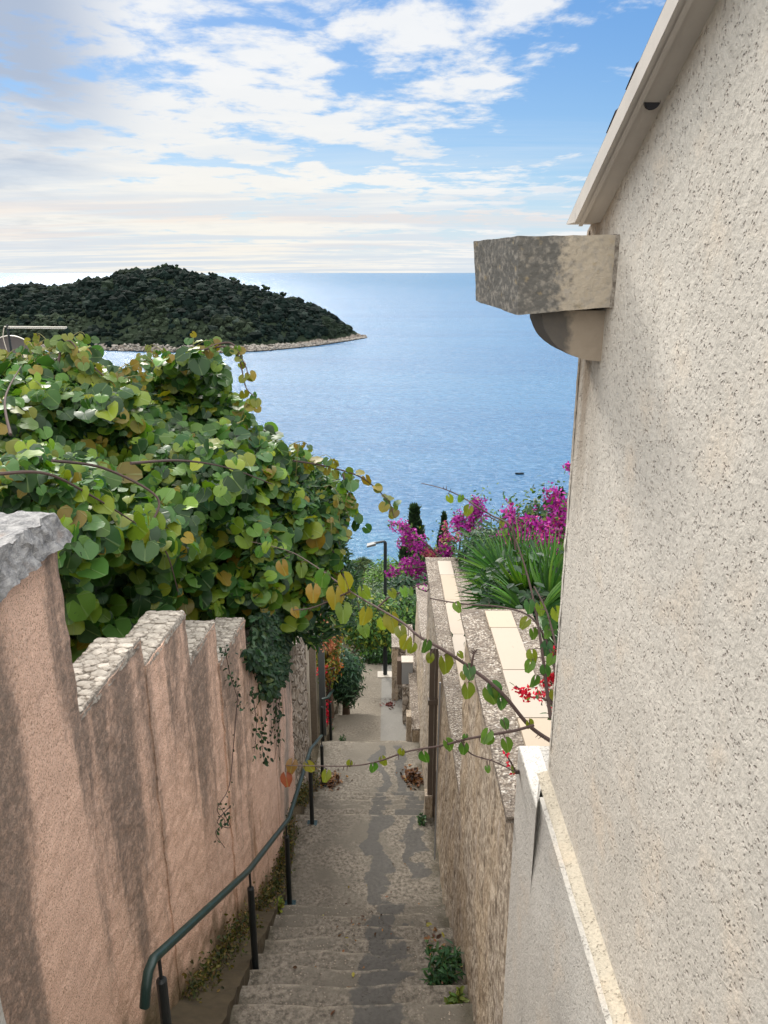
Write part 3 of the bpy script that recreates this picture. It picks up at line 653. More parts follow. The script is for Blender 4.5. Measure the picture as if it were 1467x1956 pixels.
# roof verge
mb = MB(); s = .49
def vq(x, y, dz=0): return (x, y, .139 + s*(2.5-y) + dz)
rough(mb, [(.556, 2.50, .139), (.640, 2.50, .139), (.640, 2.39, .139), (.556, 2.39, .139),
           (.556, 2.50, .142), (.640, 2.50, .142), (.640, 2.39, .193), (.556, 2.39, .193)], .02, .0008, 20)
yb = -1.5
mb.box((.556, 2.39, .139), (.64, 2.392, .19))
mb.add([(.556, 2.39, .139), (.556, 2.5, .141), (.556, yb, .139 + s*4.0 + .0), (.556, yb, .139 + s*(2.39-yb))], [(0, 1, 2, 3)])
mb.add([(.556, 2.39, .139), (.64, 2.39, .139), (.64, yb, .139 + s*(2.39-yb)), (.556, yb, .139 + s*(2.39-yb))], [(0, 3, 2, 1)])
mb.add([(.556, 2.5, .142), (4.6, 2.5, .142), (4.6, yb, .142 + s*4.0), (.556, yb, .142 + s*4.0)], [(0, 1, 2, 3)])
rf = mb.build('roof', MAT['verge'], house)
mb = MB(); L_ = []
V = []
for i in range(80):   # drip lip running below the outer face
    yy = 2.392 - (2.392 + 1.5)*i/79; zz_ = .139 + s*(2.39 - yy)
    V += [(.571, yy, zz_ - .004), (.567, yy, zz_ - .010), (.579, yy, zz_ - .010), (.577, yy, zz_ - .003)]
mb.add(V, np.array([(i*4+j, i*4+(j+1) % 4, (i+1)*4+(j+1) % 4, (i+1)*4+j) for i in range(79) for j in range(4)]))
mb.build('drip_edge', MAT['verge'], rf)
for yt in (2.12, 1.98, 1.72, 1.55, 1.2, .8):
    mb = MB(); zb = .142 + s*(2.5 - yt); pts = []
    V = []
    for j in range(5):
        yy = yt - .07*j/4; zl = .142 + s*(2.5-yy) + .004
        for i in range(7):
            w = math.pi*i/6; V.append((.555 + .045 - .045*math.cos(w) * 1.0, yy, zl + .010*math.sin(w) + .004*j/4))
    mb.add(V, np.array([(j*7+i, j*7+i+1, (j+1)*7+i+1, (j+1)*7+i) for j in range(4) for i in range(6)])); mb.add(V[:7], [tuple(range(7))])
    mb.build('roof_tile', MAT['darktile'], rf, smooth=True)
mb = MB(); tube(mb, [(.607, 2.00, .42), (.603, 1.925, .365)], [.018, .018], 20, cap=False)
mb.add([(.603 + .017*math.cos(2*math.pi*i/20), 1.928, .367 + .017*math.sin(2*math.pi*i/20)) for i in range(20)], [tuple(range(20))])
mb.build('vent_pipe', MAT['vent'], house, smooth=False)
# stone spout and corbel
sp = thing('stone_spout', 'weathered grey stone spout block jutting from the stucco house corner', 'stone spout', (.63, 2.3, -.1))
mb = MB()
rough(mb, [(.378, 2.235, -.1155), (.640, 2.19, -.089), (.640, 2.6, -.089), (.296, 2.56, -.087), (.365, 2.228, .094), (.640, 2.188, .096), (.640, 2.6, .094), (.281, 2.555, .092)], .012, .0022, 16, octv=5)
mb.build('trough', MAT['stone'], sp)
mb = MB(); rough(mb, boxc(.622, .634, 2.180, 2.50, -.096, .097), .01, .003, 40); mb.build('mortar_joint', MAT['mortar'], sp)
mb = MB(); V = []; ny, na = 10, 22
for j in range(ny + 1):
    yy = 2.262 + .2*j/ny
    for i in range(na + 1):
        a = math.pi/2*i/na; nz_ = .002*fbm((i*.3, yy, 0), 9, 3)
        V.append((.64 - (.190+nz_)*math.cos(a)**.9, yy, -.104 - (.142+nz_)*math.sin(a)**1.0))
w_ = na + 1
mb.add(V, np.array([(j*w_+i, (j+1)*w_+i, (j+1)*w_+i+1, j*w_+i+1) for j in range(ny) for i in range(na)]))
for j, yy in ((0, 2.262), (1, 2.462)):
    c0 = [(.64, yy, -.104)] + [V[(0 if j == 0 else ny)*w_ + i] for i in range(na+1)]
    mb.add(c0, np.array([(0, i, i+1) if j else (0, i+1, i) for i in range(1, na+1)]))
mb.build('corbel', MAT['corbel'], sp, smooth=False)
# ------------------------------------------------------------------ RIGHT: stepped retaining wall
rw = thing('retaining_wall', 'stepped tan roughcast wall with pebbledash coping, right of the stairs', 'wall', (.8, 2.7, -4.6))
secs = [('a', 2.725, 4.83, -2.2, .52, 1.00, .56, .56), ('b', 4.83, 9.89, -3.73, .565, 1.14, .612, .56), ('c', 9.89, 13.6, -5.70, .60, 1.05, .635, .52), ('d', 10.6, 14.4, -6.9, .44, .58, .455, .44)]
for nm, y0, y1, zt_, xl, xr, ft, fb in secs:
    zb0, zb1 = G(y0) - .5, G(y1) - .5; th = .035 if nm != 'd' else .03
    mb = MB(); rough(mb, [(fb, y0, zb0), (xr-.02, y0, zb0), (xr-.02, y1, zb1), (fb, y1, zb1), (ft, y0, zt_-th), (xr-.02, y0, zt_-th), (xr-.02, y1 - .03, zt_-th), (ft, y1 - .03, zt_-th)], .05, .010, 7, skip=('bottom', 'b'))
    mb.build('wall_face', MAT['tan'], rw)
    mb = MB(); rough(mb, boxc(xl, xr, y0 + .003, y1, zt_-th, zt_), .04, .004, 12)
    cp = mb.build('coping', MAT['coping'], rw)
    if nm in 'ab':
        x0, x1 = (.680, .855) if nm == 'a' else (.720, .900)
        yy = y0 + .02; segs = ([1.0, .64, .60] if nm == 'a' else [.16, .45, .75, .62, .55, .85, .9, .6]); yend = y1 - .07
        if nm == 'a': cuts = [2.90, 3.45, 3.95, 4.50, 4.76]
        else: cuts = [4.86, 5.3, 5.75, 6.4, 7.0, 7.5, 8.4, 9.2, 9.7]
        mb = MB()
        for k in range(len(cuts) - 1):
            ya, yb_ = cuts[k] + .004, cuts[k+1] - .004; tn = rng.uniform(.94, 1.05)*np.array([(.42, .34, .25), (.43, .375, .31), (.41, .345, .275)][k % 3])
            z0_ = zt_ + .003; z1_ = zt_ + .022; xx0 = x0 + (.0 if k % 2 else .004)
            V = [(xx0,ya,z0_),(x1,ya,z0_),(x1,yb_,z0_),(xx0,yb_,z0_),(xx0,ya,z1_),(x1,ya,z1_),(x1,yb_,z1_),(xx0,yb_,z1_)]
            mb.add(V, np.array([(4,5,6,7),(0,1,5,4),(1,2,6,5),(2,3,7,6),(3,0,4,7)]), tint=tn)
        mb.build('tile_strip', MAT['tile'], cp)
# downpipe
dp = thing('downpipe', 'brown square downpipe with clamp on the tan wall, right of the stairs', 'downpipe', (.55, 6.9, -6))
def dpx(px, py, Y): return at(px, py, Y=Y)
yP = 7.35
mb = MB(); 
xa = .545
for (x0, x1) in ((xa - .058, xa - .005), (xa - .0, xa + .03)):
    rough(mb, boxc(x0, x1, yP - .05, yP + (.0 if x1 < xa else -.0), G(yP) + .02, -3.78), .5, .0, 1)
mb.build('pipe', MAT['brown_pipe'], dp)
for zc in (-4.42,):
    mb = MB(); mb.box((xa - .07, yP - .062, zc - .03), (xa + .035, yP + .01, zc + .03)); mb.build('clamp', MAT['brown_pipe'], dp)
mb = MB(); rough(mb, boxc(xa - .085, xa + .0, yP - .07, yP + .06, G(yP) - .1, G(yP) + .30), .04, .003, 9); mb.build('foot', MAT['tan'], dp)
tc_ = MB(); tube(tc_, smoothpath([(.538, 6.55, -3.75), (.528, 6.55, -5.0), (.522, 6.5, G(6.5) + .05)], 8), .009, 6)
tag(tc_.build('cable_conduit', MAT['grey_plastic']), 'thin pale cable conduit running down the tan wall beside the brown downpipe', 'conduit')
# pillars further down
pp_ = thing('gate_pillar', 'low cracked stone pillar at the foot of the stairs by the grey meter box', 'pillar', (.25, 14.6, -8.9))
mb = MB(); rough(mb, boxc(.17, .30, 14.5, 14.75, -9.1, -7.50), .05, .012, 8, skip=('bottom',)); mb.build('shaft', MAT['tan'], pp_)
mb = MB(); rough(mb, boxc(.16, .56, 14.48, 15.5, -7.50, -7.46), .05, .008, 8); mb.build('cap', MAT['coping'], pp_)
mb = MB(); rough(mb, boxc(.30, .56, 14.55, 15.4, -9.1, -7.5), .08, .01, 8, skip=('bottom',)); mb.build('side_wall', MAT['rubble'], pp_)
bx_ = thing('meter_box', 'light grey meter box on the wall beyond the downpipe', 'meter box', (.4, 12.4, -6.9))
mb = MB(); mb.box((.325, 12.4, -7.13), (.52, 12.62, -6.70)); mb.build('cabinet', MAT['grey_plastic'], bx_)
mb = MB(); mb.box((.315, 12.385, -6.698), (.53, 12.63, -6.68)); mb.build('lid', MAT['white_post'], bx_)
mb = MB(); mb.box((.24, 12.5, -7.2), (.322, 12.66, -6.72)); tag(mb.build('side_panel', MAT['bark'], bx_), 'dark brown side panel')
mb = MB(); rough(mb, boxc(.34, .45, 12.3, 12.6, G(12.4) - .3, -7.135), .08, .008, 8, skip=('bottom',))
tag(mb.build('stone_post', MAT['rubble']), 'narrow rubble stone post under the grey meter box', 'post')
mb = MB(); rough(mb, boxc(.36, .435, 10.75, 10.95, G(11.2) - .4, G(10.7) + .42), .05, .004, 8, skip=('bottom',))
tag(mb.build('stone_stub', MAT['tan']), 'short pale stone stub at the wall foot below the meter box', 'stone stub')
# ------------------------------------------------------------------ LEFT: peach garden wall
gw = thing('garden_wall', 'peach rendered wall with stepped cobble tops and dark run-off stains, left of the stairs', 'wall', (-1.25, 2.9, -4))
def cobbles(mb, x0, x1, y0, y1, z, sk=0.0):
    P = []; Rd = []; T = []; pts = []
    for a_ in range(2600):
        r_ = .040 - .027*min(1, a_/1500); cx, cy = rng.uniform(x0 + r_*.7, x1 - r_*.7), rng.uniform(y0 + r_*.5, y1 - r_*.5)
        if any((cx-a)**2*.75 + (cy-b)**2*1.3 < ((r_+c)*.80)**2 for a, b, c in pts): continue
        pts.append((cx, cy, r_)); P.append((cx + sk*(cy-y0), cy, z + rng.uniform(-.005, .001))); Rd.append((r_*rng.uniform(.85, 1.1), r_*rng.uniform(.6, .9), rng.uniform(.0055, .0095))); T.append(np.array((.55, .50, .43))*rng.uniform(.7, 1.15))
    blobs(mb, np.array(P), np.array(Rd), ICO2, .07, mi=1, flat=1, tint=np.array(T))
tops = [(2.85, 3.587, -1.81), (3.587, 4.247, -1.96), (4.247, 4.871, -2.32), (4.871, 5.60, -2.64), (5.60, 6.6, -3.15), (6.6, 7.76, -3.95)]
def wx(y): return float(np.interp(y, [2.85, 5.6, 6.5, 8.7], [-1.30, -1.117, -1.085, -1.05]))
for k, (y0, y1, zt_) in enumerate(tops):
    mb = MB(); b0, b1 = G(y0) - .3, G(y1) - .3; j = [0.0, .008, -.006, .006, 0, .006][k]
    a, b = wx(y0) + j, wx(y1) + j; T = .225
    rough(mb, [(a-T, y0, b0), (a+.012, y0, b0), (b+.012, y1, b1), (b-T, y1, b1), (a-T, y0, zt_), (a, y0, zt_), (b, y1, zt_), (b-T, y1, zt_)], .028, .0085, 9, skip=('bottom',), octv=5)
    mb.build('wall_section', MAT['peach'], gw)
    if k < 5:
        mb = MB(); rough(mb, [(a-T-.005, y0+.004, zt_-.02), (a+.004, y0+.004, zt_-.02), (b+.004, y1+.01, zt_-.02), (b-T-.005, y1+.01, zt_-.02), (a-T-.002, y0+.004, zt_+.012), (a-.006, y0+.004, zt_+.012), (b-.006, y1+.006, zt_+.012), (b-T-.002, y1+.006, zt_+.012)], .012, .008, 26, octv=5)
        cobbles(mb, a - T, a - .008, y0 + .01, y1, zt_ + .014, (b-a)/(y1-y0)); mb.build('cobble_top', [MAT['mortar'], MAT['cobble']], gw, smooth=False)
# pillar in front
gp = thing('garden_pillar', 'wide peach pillar with a rough grey rock cap at the left edge', 'pillar', (-1.5, 2, -3))
mb = MB(); rough(mb, [(-1.9, .9, -4.3), (-1.28, .9, -4.3), (-1.275, 2.85, -4.3), (-1.9, 2.85, -4.3), (-2.0, .9, -.98), (-1.285, .9, -.98), (-1.285, 2.84, -.98), (-2.0, 2.84, -.98)], .03, .006, 9, skip=('bottom', 'd'), octv=5)
mb.build('shaft', MAT['peach'], gp)
mb = MB(); rough(mb, [(-2.1, .8, -1.03), (-1.245, .8, -1.03), (-1.225, 2.87, -.995), (-2.1, 2.9, -1.0), (-2.1, .8, -.87), (-1.262, .8, -.90), (-1.262, 2.79, -.87), (-2.1, 2.8, -.865)], .016, .016, 16, octv=6); mb.build('cap_stone', MAT['cap'], gp)
# white sliver of the next wall at the bottom-left
mb = MB(); rough(mb, [(-1.5, .9, -4.2), (-1.25, .9, -4.2), (-1.25, 1.99, -4.2), (-1.5, 1.99, -4.2), (-1.5, .9, -1.95), (-1.262, .9, -1.95), (-1.262, 1.93, -1.95), (-1.5, 1.93, -1.95)], .05, .004, 9)
tag(mb.build('white_buttress', MAT['stucco2']), 'pale plastered buttress foot against the peach pillar at the lower left corner', 'buttress')
# rubble wall beyond
mb = MB(); rough(mb, [(-1.5, 7.78, -7.4), (-1.06, 7.78, -7.4), (-1.02, 9.2, -7.9), (-1.5, 9.2, -7.9), (-1.5, 7.78, -4.1), (-1.08, 7.78, -4.1), (-1.05, 9.2, -4.5), (-1.5, 9.2, -4.5)], .04, .035, 7, skip=('bottom',), octv=5)
tag(mb.build('rubble_wall', MAT['rubble']), 'rough rubble stone wall just past the peach wall, under the hanging vine', 'wall')
# fence posts
for k, (X0, Y0, r_, ht, mt, lb) in enumerate([(-1.12, 9.5, .045, 2.5, 'wood', 'brown wooden post next to the rubble wall, leftmost of the four in the gateway'), (-1.12, 10.1, .018, 2.3, 'white_post', 'thin cream pole between two brown gateway posts on the left'),
        (-1.12, 10.8, .05, 2.4, 'wood', 'brown wooden post behind the thin cream pole in the gateway'), (-1.03, 11.35, .05, 2.5, 'lamp_grey', 'dark grey gateway post nearest the stairs on the left')]):
    mb = MB(); rough(mb, boxc(X0-r_, X0+r_, Y0-r_, Y0+r_, G(Y0) - .2, G(Y0) + ht), .2, .002, 8)
    tag(mb.build('fence_post', MAT[mt], origin=(X0, Y0, G(Y0))), lb, 'post', 'posts of the gateway left of the stairs')
mb = MB(); rough(mb, boxc(-.96, -.86, 14.5, 14.65, -9.0, -8.30), .05, .003, 8)
tag(mb.build('white_post', MAT['white_post']), 'short white post on the far steps beside fallen red petals', 'post')
# ------------------------------------------------------------------ handrails
def post(parent, x, y, ztop, thin=.16, r=.019, mat_='black_paint'):
    zb = stepz(y) - .01
    p = MB(); tube(p, [(x, y, zb), (x, y, ztop - thin)], [r*1.25, r*1.25], 14); tube(p, [(x, y, ztop - thin), (x, y, ztop-thin+.012)], [r*1.25, r*.7], 14)
    o = p.build('post', MAT[mat_], parent, smooth=False)
    q = MB(); tube(q, [(x, y, ztop - thin), (x, y, ztop - .01)], [r*.45, r*.45], 10); q.build('rod', MAT[mat_], o)
    q = MB(); q.box((x-.055, y-.055, zb + .002), (x+.055, y+.055, zb + .014))
    for a in (-.04, .04):
        for b in (-.04, .04): tube(q, [(x+a, y+b, zb+.01), (x+a, y+b, zb+.022)], [.007, .006], 6)
    q.build('base_plate', MAT['plate'], o)
hr = thing('handrail', 'dark green metal handrail down the left of the near stairs', 'handrail', (-.95, 2.6, -4))
RP = [(-.99, 2.50, -2.90), (-.985, 2.52, -2.80), (-.98, 2.60, -2.80), (-.93, 4.31, -3.92), (-.90, 6.08, -4.93), (-.80, 7.22, -4.95), (-.87, 9.3, -6.16)]
def oval(mb, P, w, h, seg=14):
    P = [np.array(p, float) for p in P]; V = []
    for i in range(len(P)):
        t = P[min(i+1, len(P)-1)] - P[max(i-1, 0)]; t /= np.linalg.norm(t); a = np.cross(t, [0, 0, 1]); a /= np.linalg.norm(a) + 1e-9; b = np.cross(a, t)
        for k in range(seg): q = 2*math.pi*k/seg; V.append(P[i] + a*w*np.sign(math.cos(q))*abs(math.cos(q))**.7 + b*h*np.sign(math.sin(q))*abs(math.sin(q))**.7)
    n = len(P); mb.add(V, np.array([(i*seg+k, i*seg+(k+1) % seg, (i+1)*seg+(k+1) % seg, (i+1)*seg+k) for i in range(n-1) for k in range(seg)]))
    mb.add(V[:seg], [tuple(range(seg))]); mb.add(V[-seg:], [tuple(range(seg))[::-1]])
mb = MB(); start = [np.array((-1.0, 2.455, -2.93)), np.array((-.995, 2.475, -2.86)), np.array((-.99, 2.51, -2.805)), np.array((-.985, 2.57, -2.80))]
oval(mb, start + [np.array(p) for p in RP[3:]], .0205, .0175); mb.build('rail', MAT['green_paint'], hr, smooth=True)
def railz(y): return float(np.interp(y, [p[1] for p in RP[2:]], [p[2] for p in RP[2:]]))
def railx(y): return float(np.interp(y, [p[1] for p in RP[2:]], [p[0] for p in RP[2:]]))
for yy in (2.62, 4.34, 5.92, 7.18, 9.28): post(hr, railx(yy), yy, railz(yy))
hr2 = thing('handrail', 'far dark handrail with two posts on the lower stairs beside the oleander', 'handrail', (-.93, 11, -7.5))
RP2 = [(-1.0, 10.92, -6.56), (-.91, 10.97, -6.56), (-.93, 11.9, -7.02), (-.96, 13.3, -7.75)]
mb = MB(); oval(mb, RP2, .024, .020); mb.build('rail', MAT['green_paint'], hr2)
post(hr2, -1.0, 10.95, -6.56); post(hr2, -.915, 11.5, -6.83)
# ------------------------------------------------------------------ street lamp
lp = thing('street_lamp', 'slim dark street lamp with a flat angled head at the foot of the stairs', 'street lamp', (.03, 17, -9.6))
mb = MB(); tube(mb, [(.03, 17, -9.6), (.03, 17, -7.6)], .052, 12); tube(mb, [(.03, 17, -7.6), (.03, 17, -6.04)], .040, 12); mb.build('pole', MAT['lamp_black'], lp)
mb = MB(); tube(mb, smoothpath([(.03, 17, -6.06), (0.0, 17, -6.02), (-.22, 17, -6.06)], 5), .028, 8); mb.build('arm', MAT['lamp_black'], lp)
mb = MB(); rough(mb, [(-.40,16.90,-6.14),(-.19,16.93,-6.10),(-.19,17.07,-6.10),(-.40,17.1,-6.14),(-.40,16.90,-6.10),(-.19,16.93,-6.04),(-.19,17.07,-6.04),(-.40,17.1,-6.10)], .1, 0, 1); mb.build('lamp_head', MAT['lamp_grey'], lp)
mb = MB(); rough(mb, boxc(-.16, .22, 16.85, 17.15, -9.66, -9.50), .1, .004, 5); mb.build('base', MAT['white_post'], lp)
# ------------------------------------------------------------------ dish and aerial (left, on the roof below)
Yd = 9.6; c0 = at(25, 694, Y=Yd); rr_ = 52/F*(Yd*.955)*1.02
ds = thing('satellite_dish', 'grey satellite dish rim showing above the vine at the left edge', 'satellite dish', (c0[0], c0[1], c0[2]-1.8))
V = []; nr, na = 6, 40
for j in range(nr + 1):
    for i in range(na):
        a = 2*math.pi*i/na; q = rr_*j/nr; V.append((c0[0] + q*math.cos(a), c0[1] + .10*(1 - (j/nr)**2) + .02*math.sin(a), c0[2] + q*math.sin(a)))
mb = MB(); mb.add(V, np.array([(j*na+i, j*na+(i+1) % na, (j+1)*na+(i+1) % na, (j+1)*na+i) for j in range(nr) for i in range(na)]))
mb.build('bowl', MAT['dish'], ds, smooth=True)
mb = MB(); tube(mb, [(c0[0] + rr_*math.cos(2*math.pi*i/na), c0[1] + .02*math.sin(2*math.pi*i/na), c0[2] + rr_*math.sin(2*math.pi*i/na)) for i in range(na+1)], .008, 6, cap=False); mb.build('rim', MAT['aluminium'], ds)
mb = MB(); tube(mb, [(c0[0], c0[1]+.13, c0[2]), (c0[0], c0[1]+.13, c0[2]-1.9)], .025, 8); mb.build('mast', MAT['lamp_grey'], ds)
Ya = 9.0; a0 = at(14, 624, Y=Ya); a1 = at(128, 625, Y=Ya)
an = thing('aerial', 'thin television aerial on a dark mast above the satellite dish', 'aerial', (a0[0], Ya, a0[2]-1.6))
mb = MB(); tube(mb, [a0 + [0, 0, .02], a0 + [.03, 0, -2.2]], .013, 8); mb.build('mast', MAT['black_paint'], an)
mb = MB(); tube(mb, [a0 - [.035, 0, 0], a1], .008, 6)
for i in range(26):
    q = a0 + (a1-a0)*(i+1)/27; tube(mb, [q + [0, -.05, -.014], q + [0, .05, -.014]], .0035, 4)
tube(mb, [a0 - [-.02, 0, .018], a1 - [.02, 0, .018]], .004, 5)
mb.build('boom', MAT['aluminium'], an)
mb = MB(); tube(mb, smoothpath([a0 + [-.03, -.02, -.01], a0 + [-.055, -.02, -.12], a0 + [-.03, -.02, -.3], a0 + [-.01, 0, -.5]], 5), .005, 5); mb.build('cable', MAT['white_post'], an)
# ------------------------------------------------------------------ the big round-leaved vine
poly = [(-60, 690), (0, 684), (60, 678), (100, 668), (122, 655), (150, 662), (190, 690), (235, 715), (262, 722), (300, 690), (330, 672), (370, 664), (420, 690), (436, 740), (470, 790), (520, 830), (560, 858), (600, 880), (640, 905), (655, 960), (640, 1010),
        (630, 1060), (625, 1110), (600, 1150), (585, 1190), (560, 1200), (500, 1175), (440, 1170), (380, 1168), (330, 1160), (270, 1190), (190, 1215), (120, 1250), (60, 1260), (-60, 1260)]
pol = np.array(poly, float)
def inside(P, pol):
    r = np.zeros(len(P), bool); j = len(pol) - 1
    for i in range(len(pol)):
        xi, yi = pol[i]; xj, yj = pol[j]
        c = ((yi > P[:, 1]) != (yj > P[:, 1])) & (P[:, 0] < (xj-xi)*(P[:, 1]-yi)/(yj-yi+1e-9) + xi); r ^= c; j = i
    return r
ctrl = np.array([(-60, 690, 6.6), (0, 950, 4.1), (0, 800, 5.2), (130, 1000, 4.15), (150, 1200, 4.5), (260, 1150, 5.2), (280, 1000, 4.9), (400, 1160, 6.5), (460, 1190, 7.3), (330, 690, 7.4), (200, 800, 5.7), (130, 670, 6.6), (400, 900, 5.9),
                 (550, 950, 7.0), (500, 840, 7.3), (620, 900, 7.9), (600, 1100, 7.7), (690, 1150, 8.4), (620, 1230, 8.2), (430, 720, 7.5), (450, 1050, 6.1)])
def vdepth(P):
    d2 = ((P[:, None, :] - ctrl[None, :, :2])**2).sum(2) + 900; w = 1/d2**1.6
    return (w*ctrl[None, :, 2]).sum(1)/w.sum(1)
def px2world(P, d):
    dx = (P[:, 0]-733.5)/F; dy = (978-P[:, 1])/F
    return np.stack([dx*d, (CT+dy*ST)*d, (-ST+dy*CT)*d], 1)
vine = thing('climbing_vine', 'large vine with big round green and yellowing leaves spilling over the left wall', 'vine', (-2.2, 5.5, -3.2))
def vine_pts(n, back, pol_=pol):
    P = np.stack([rng.uniform(-60, 700, n*3), rng.uniform(650, 1270, n*3)], 1); P = P[inside(P, pol_)]
    # hollow shaded gap
    g = ((P[:, 0]-215)/75)**2 + ((P[:, 1]-1110)/55)**2 > 1
    if back < .4:
        P = P[g | (rng.random(len(P)) < .12)]; hole = np.array([fbm((p[0]/150, p[1]/110, back), 1.0, 3) for p in P]); P = P[(hole < .16) | (rng.random(len(P)) < .25)]
    d = vdepth(P); wd = px2world(P, d)
    lump = np.array([fbm(p, 1.3, 4) for p in wd])*.60
    return P, wd, d + lump + back + rng.uniform(-.10, .16, len(P)), lump
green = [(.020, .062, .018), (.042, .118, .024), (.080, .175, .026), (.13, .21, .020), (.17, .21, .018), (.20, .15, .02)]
mb = MB()
tm = [leaf_round(.10, .35), leaf_round(.22, .2), leaf_round(.02, .75), leaf_round(.3, .5, tip=.25), leaf_round(-.15, .3)]
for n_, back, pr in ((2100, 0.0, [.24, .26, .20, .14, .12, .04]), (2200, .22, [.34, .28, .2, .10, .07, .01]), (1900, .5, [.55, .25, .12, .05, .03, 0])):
    P, wd, d, lump = vine_pts(n_, back)
    area = 1.0/ (d/5.5)**2; keep = rng.random(len(P)) < np.clip((d/5.5)**2*.62, .15, 1); P, d = P[keep], d[keep]
    W = px2world(P, d); n = len(W)
    nn = np.array([.15, -.62, .78]) + rnd(n, .42); tip = np.array([.25, -.25, -1.0]) + rnd(n, .55)
    edge = rng.random(n) < .22; nn[edge] += rnd(edge.sum(), .8)
    col_ = pick(n, green, pr, .18); sz = rng.choice([.06, .095, .13, .17], n, p=[.16, .32, .34, .18])*rng.uniform(.85, 1.15, n)
    k = rng.integers(0, len(tm), n)
    for q in range(len(tm)): scatter(mb, tm[q], W[k == q], nn[k == q], tip[k == q], sz[k == q], col_[k == q])
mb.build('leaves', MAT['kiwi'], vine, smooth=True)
# deep inner foliage so that the mass is dense
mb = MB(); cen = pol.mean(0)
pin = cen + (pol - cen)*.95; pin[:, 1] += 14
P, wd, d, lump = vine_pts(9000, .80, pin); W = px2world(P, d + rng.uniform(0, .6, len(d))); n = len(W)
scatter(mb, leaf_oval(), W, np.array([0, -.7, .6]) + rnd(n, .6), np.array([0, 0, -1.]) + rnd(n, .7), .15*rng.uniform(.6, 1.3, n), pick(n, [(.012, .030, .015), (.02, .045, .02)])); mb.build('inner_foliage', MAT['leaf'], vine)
mb = MB()
def spath(pts, n=8): return smoothpath([at(a, b, d=d) for a, b, d in pts], n)
stems = [[(0, 905, 4.0), (90, 905, 4.1), (180, 950, 4.4), (260, 1000, 4.7)], [(250, 885, 5.0), (350, 880, 5.5), (440, 895, 6.0), (520, 925, 6.6)], [(100, 880, 4.5), (200, 895, 4.9), (300, 950, 5.0), (290, 1010, 4.9), (320, 1060, 4.9), (340, 1130, 5.1)],
         [(560, 880, 7.4), (620, 890, 7.7), (690, 912, 7.9), (740, 955, 8.0), (752, 985, 8.0)], [(655, 905, 7.7), (668, 950, 7.7), (690, 1000, 7.8)], [(380, 670, 7.2), (430, 662, 7.1), (455, 680, 7.1), (470, 740, 7.1), (490, 758, 7.1)], [(395, 665, 7.2), (440, 655, 7.1), (465, 690, 7.1), (475, 720, 7.1)],
         [(110, 700, 6.2), (118, 665, 6.2), (135, 652, 6.2), (160, 690, 6.2)], [(20, 830, 4.9), (10, 760, 5.3), (40, 700, 6.0)], [(600, 1000, 7.4), (640, 1060, 7.6), (660, 1120, 7.8)], [(130, 650, 6.3), (165, 690, 6.2), (215, 730, 6.2)]]
for s_ in stems: tube(mb, spath(s_), [.011, .004], 6)
mb.build('stems', MAT['thornstem'], vine)
# leaves strung on the trailing shoots
mb = MB(); mb2 = MB()
def shoot(mb, path, n, sz, cols, jit=.05, tmpl=None, skip=0):
    P = np.array(spath(path, 10)); idx = np.linspace(skip*len(P), len(P)-1, n).astype(int); W = P[idx] + rnd(n, jit*sz*4)
    scatter(mb, tmpl or tm[0], W, np.array([.1, -.8, .5]) + rnd(n, .5), np.array([.2, 0, -1.]) + rnd(n, .5), sz*rng.uniform(.65, 1.15, n), pick(n, cols))
warmg = [(.04, .10, .03), (.08, .14, .025), (.14, .16, .02), (.19, .15, .03)]
shoot(mb, stems[3], 22, .13, warmg, skip=.05); shoot(mb, stems[4], 9, .15, green[:4]); shoot(mb, stems[5], 14, .10, warmg); shoot(mb, stems[6], 10, .10, warmg); shoot(mb, stems[7], 10, .11, warmg); shoot(mb, stems[9], 12, .14, green[:4]); shoot(mb, stems[10], 12, .13, warmg)
for k in range(34):       # loose sprigs standing out of the outline
    e = pol[rng.integers(1, 24)] + rng.uniform(-14, 14, 2); dd_ = float(vdepth(e[None])[0]); o_ = rng.uniform(-55, 75), rng.uniform(-58, 6)
    st_ = [(e[0]-o_[0]*.5, e[1]-o_[1]*.5 + 20, dd_), (e[0], e[1], dd_-.05), (e[0]+o_[0]*.5, e[1]+o_[1]*.45, dd_), (e[0]+o_[0]*.8, e[1]+o_[1]*.45+rng.uniform(0, 22), dd_)]
    mb2 = MB(); tube(mb2, spath(st_, 5), [.005, .002], 5); mb2.build('sprig', MAT['greenstem'], vine); shoot(mb, st_, int(rng.integers(6, 12)), rng.uniform(.06, .11), warmg)
mb.build('trailing_leaves', MAT['kiwi'], vine, smooth=True)
# narrow-leaved shrub mixed into the vine
sh = thing('pittosporum_shrub', 'dense shrub with narrow glossy leaves growing up through the right edge of the vine', 'shrub', (-1.5, 8.0, -5))
mb = MB(); pl2 = np.array([(500, 900), (560, 862), (640, 915), (652, 980), (660, 1050), (690, 1120), (670, 1200), (600, 1235), (520, 1190), (470, 1080)], float)
P = np.stack([rng.uniform(460, 700, 9000), rng.uniform(850, 1240, 9000)], 1); P = P[inside(P, pl2)]; d = vdepth(P) + .12 + rng.uniform(0, .9, len(P)); W = px2world(P, d); n = len(W)
scatter(mb, leaf_lance(.15, .3), W, np.array([0, -.4, .8]) + rnd(n, .6), np.array([.3, -.1, .5]) + rnd(n, .7), .11*rng.uniform(.6, 1.2, n), pick(n, [(.018, .055, .025), (.03, .085, .03), (.06, .14, .035), (.14, .24, .05)], [.4, .35, .18, .07])); mb.build('crown', MAT['leaf'], sh)
mb = MB()
for k in range(9):
    a, b = rng.uniform(520, 660), rng.uniform(930, 1150); tube(mb, smoothpath([(-1.55, 8.1, -5.3), (at(a, b, d=8.2) + np.array([-1.55, 8.2, -4.6]))/2, at(a, b, d=7.9)], 4), [.03, .006], 6)
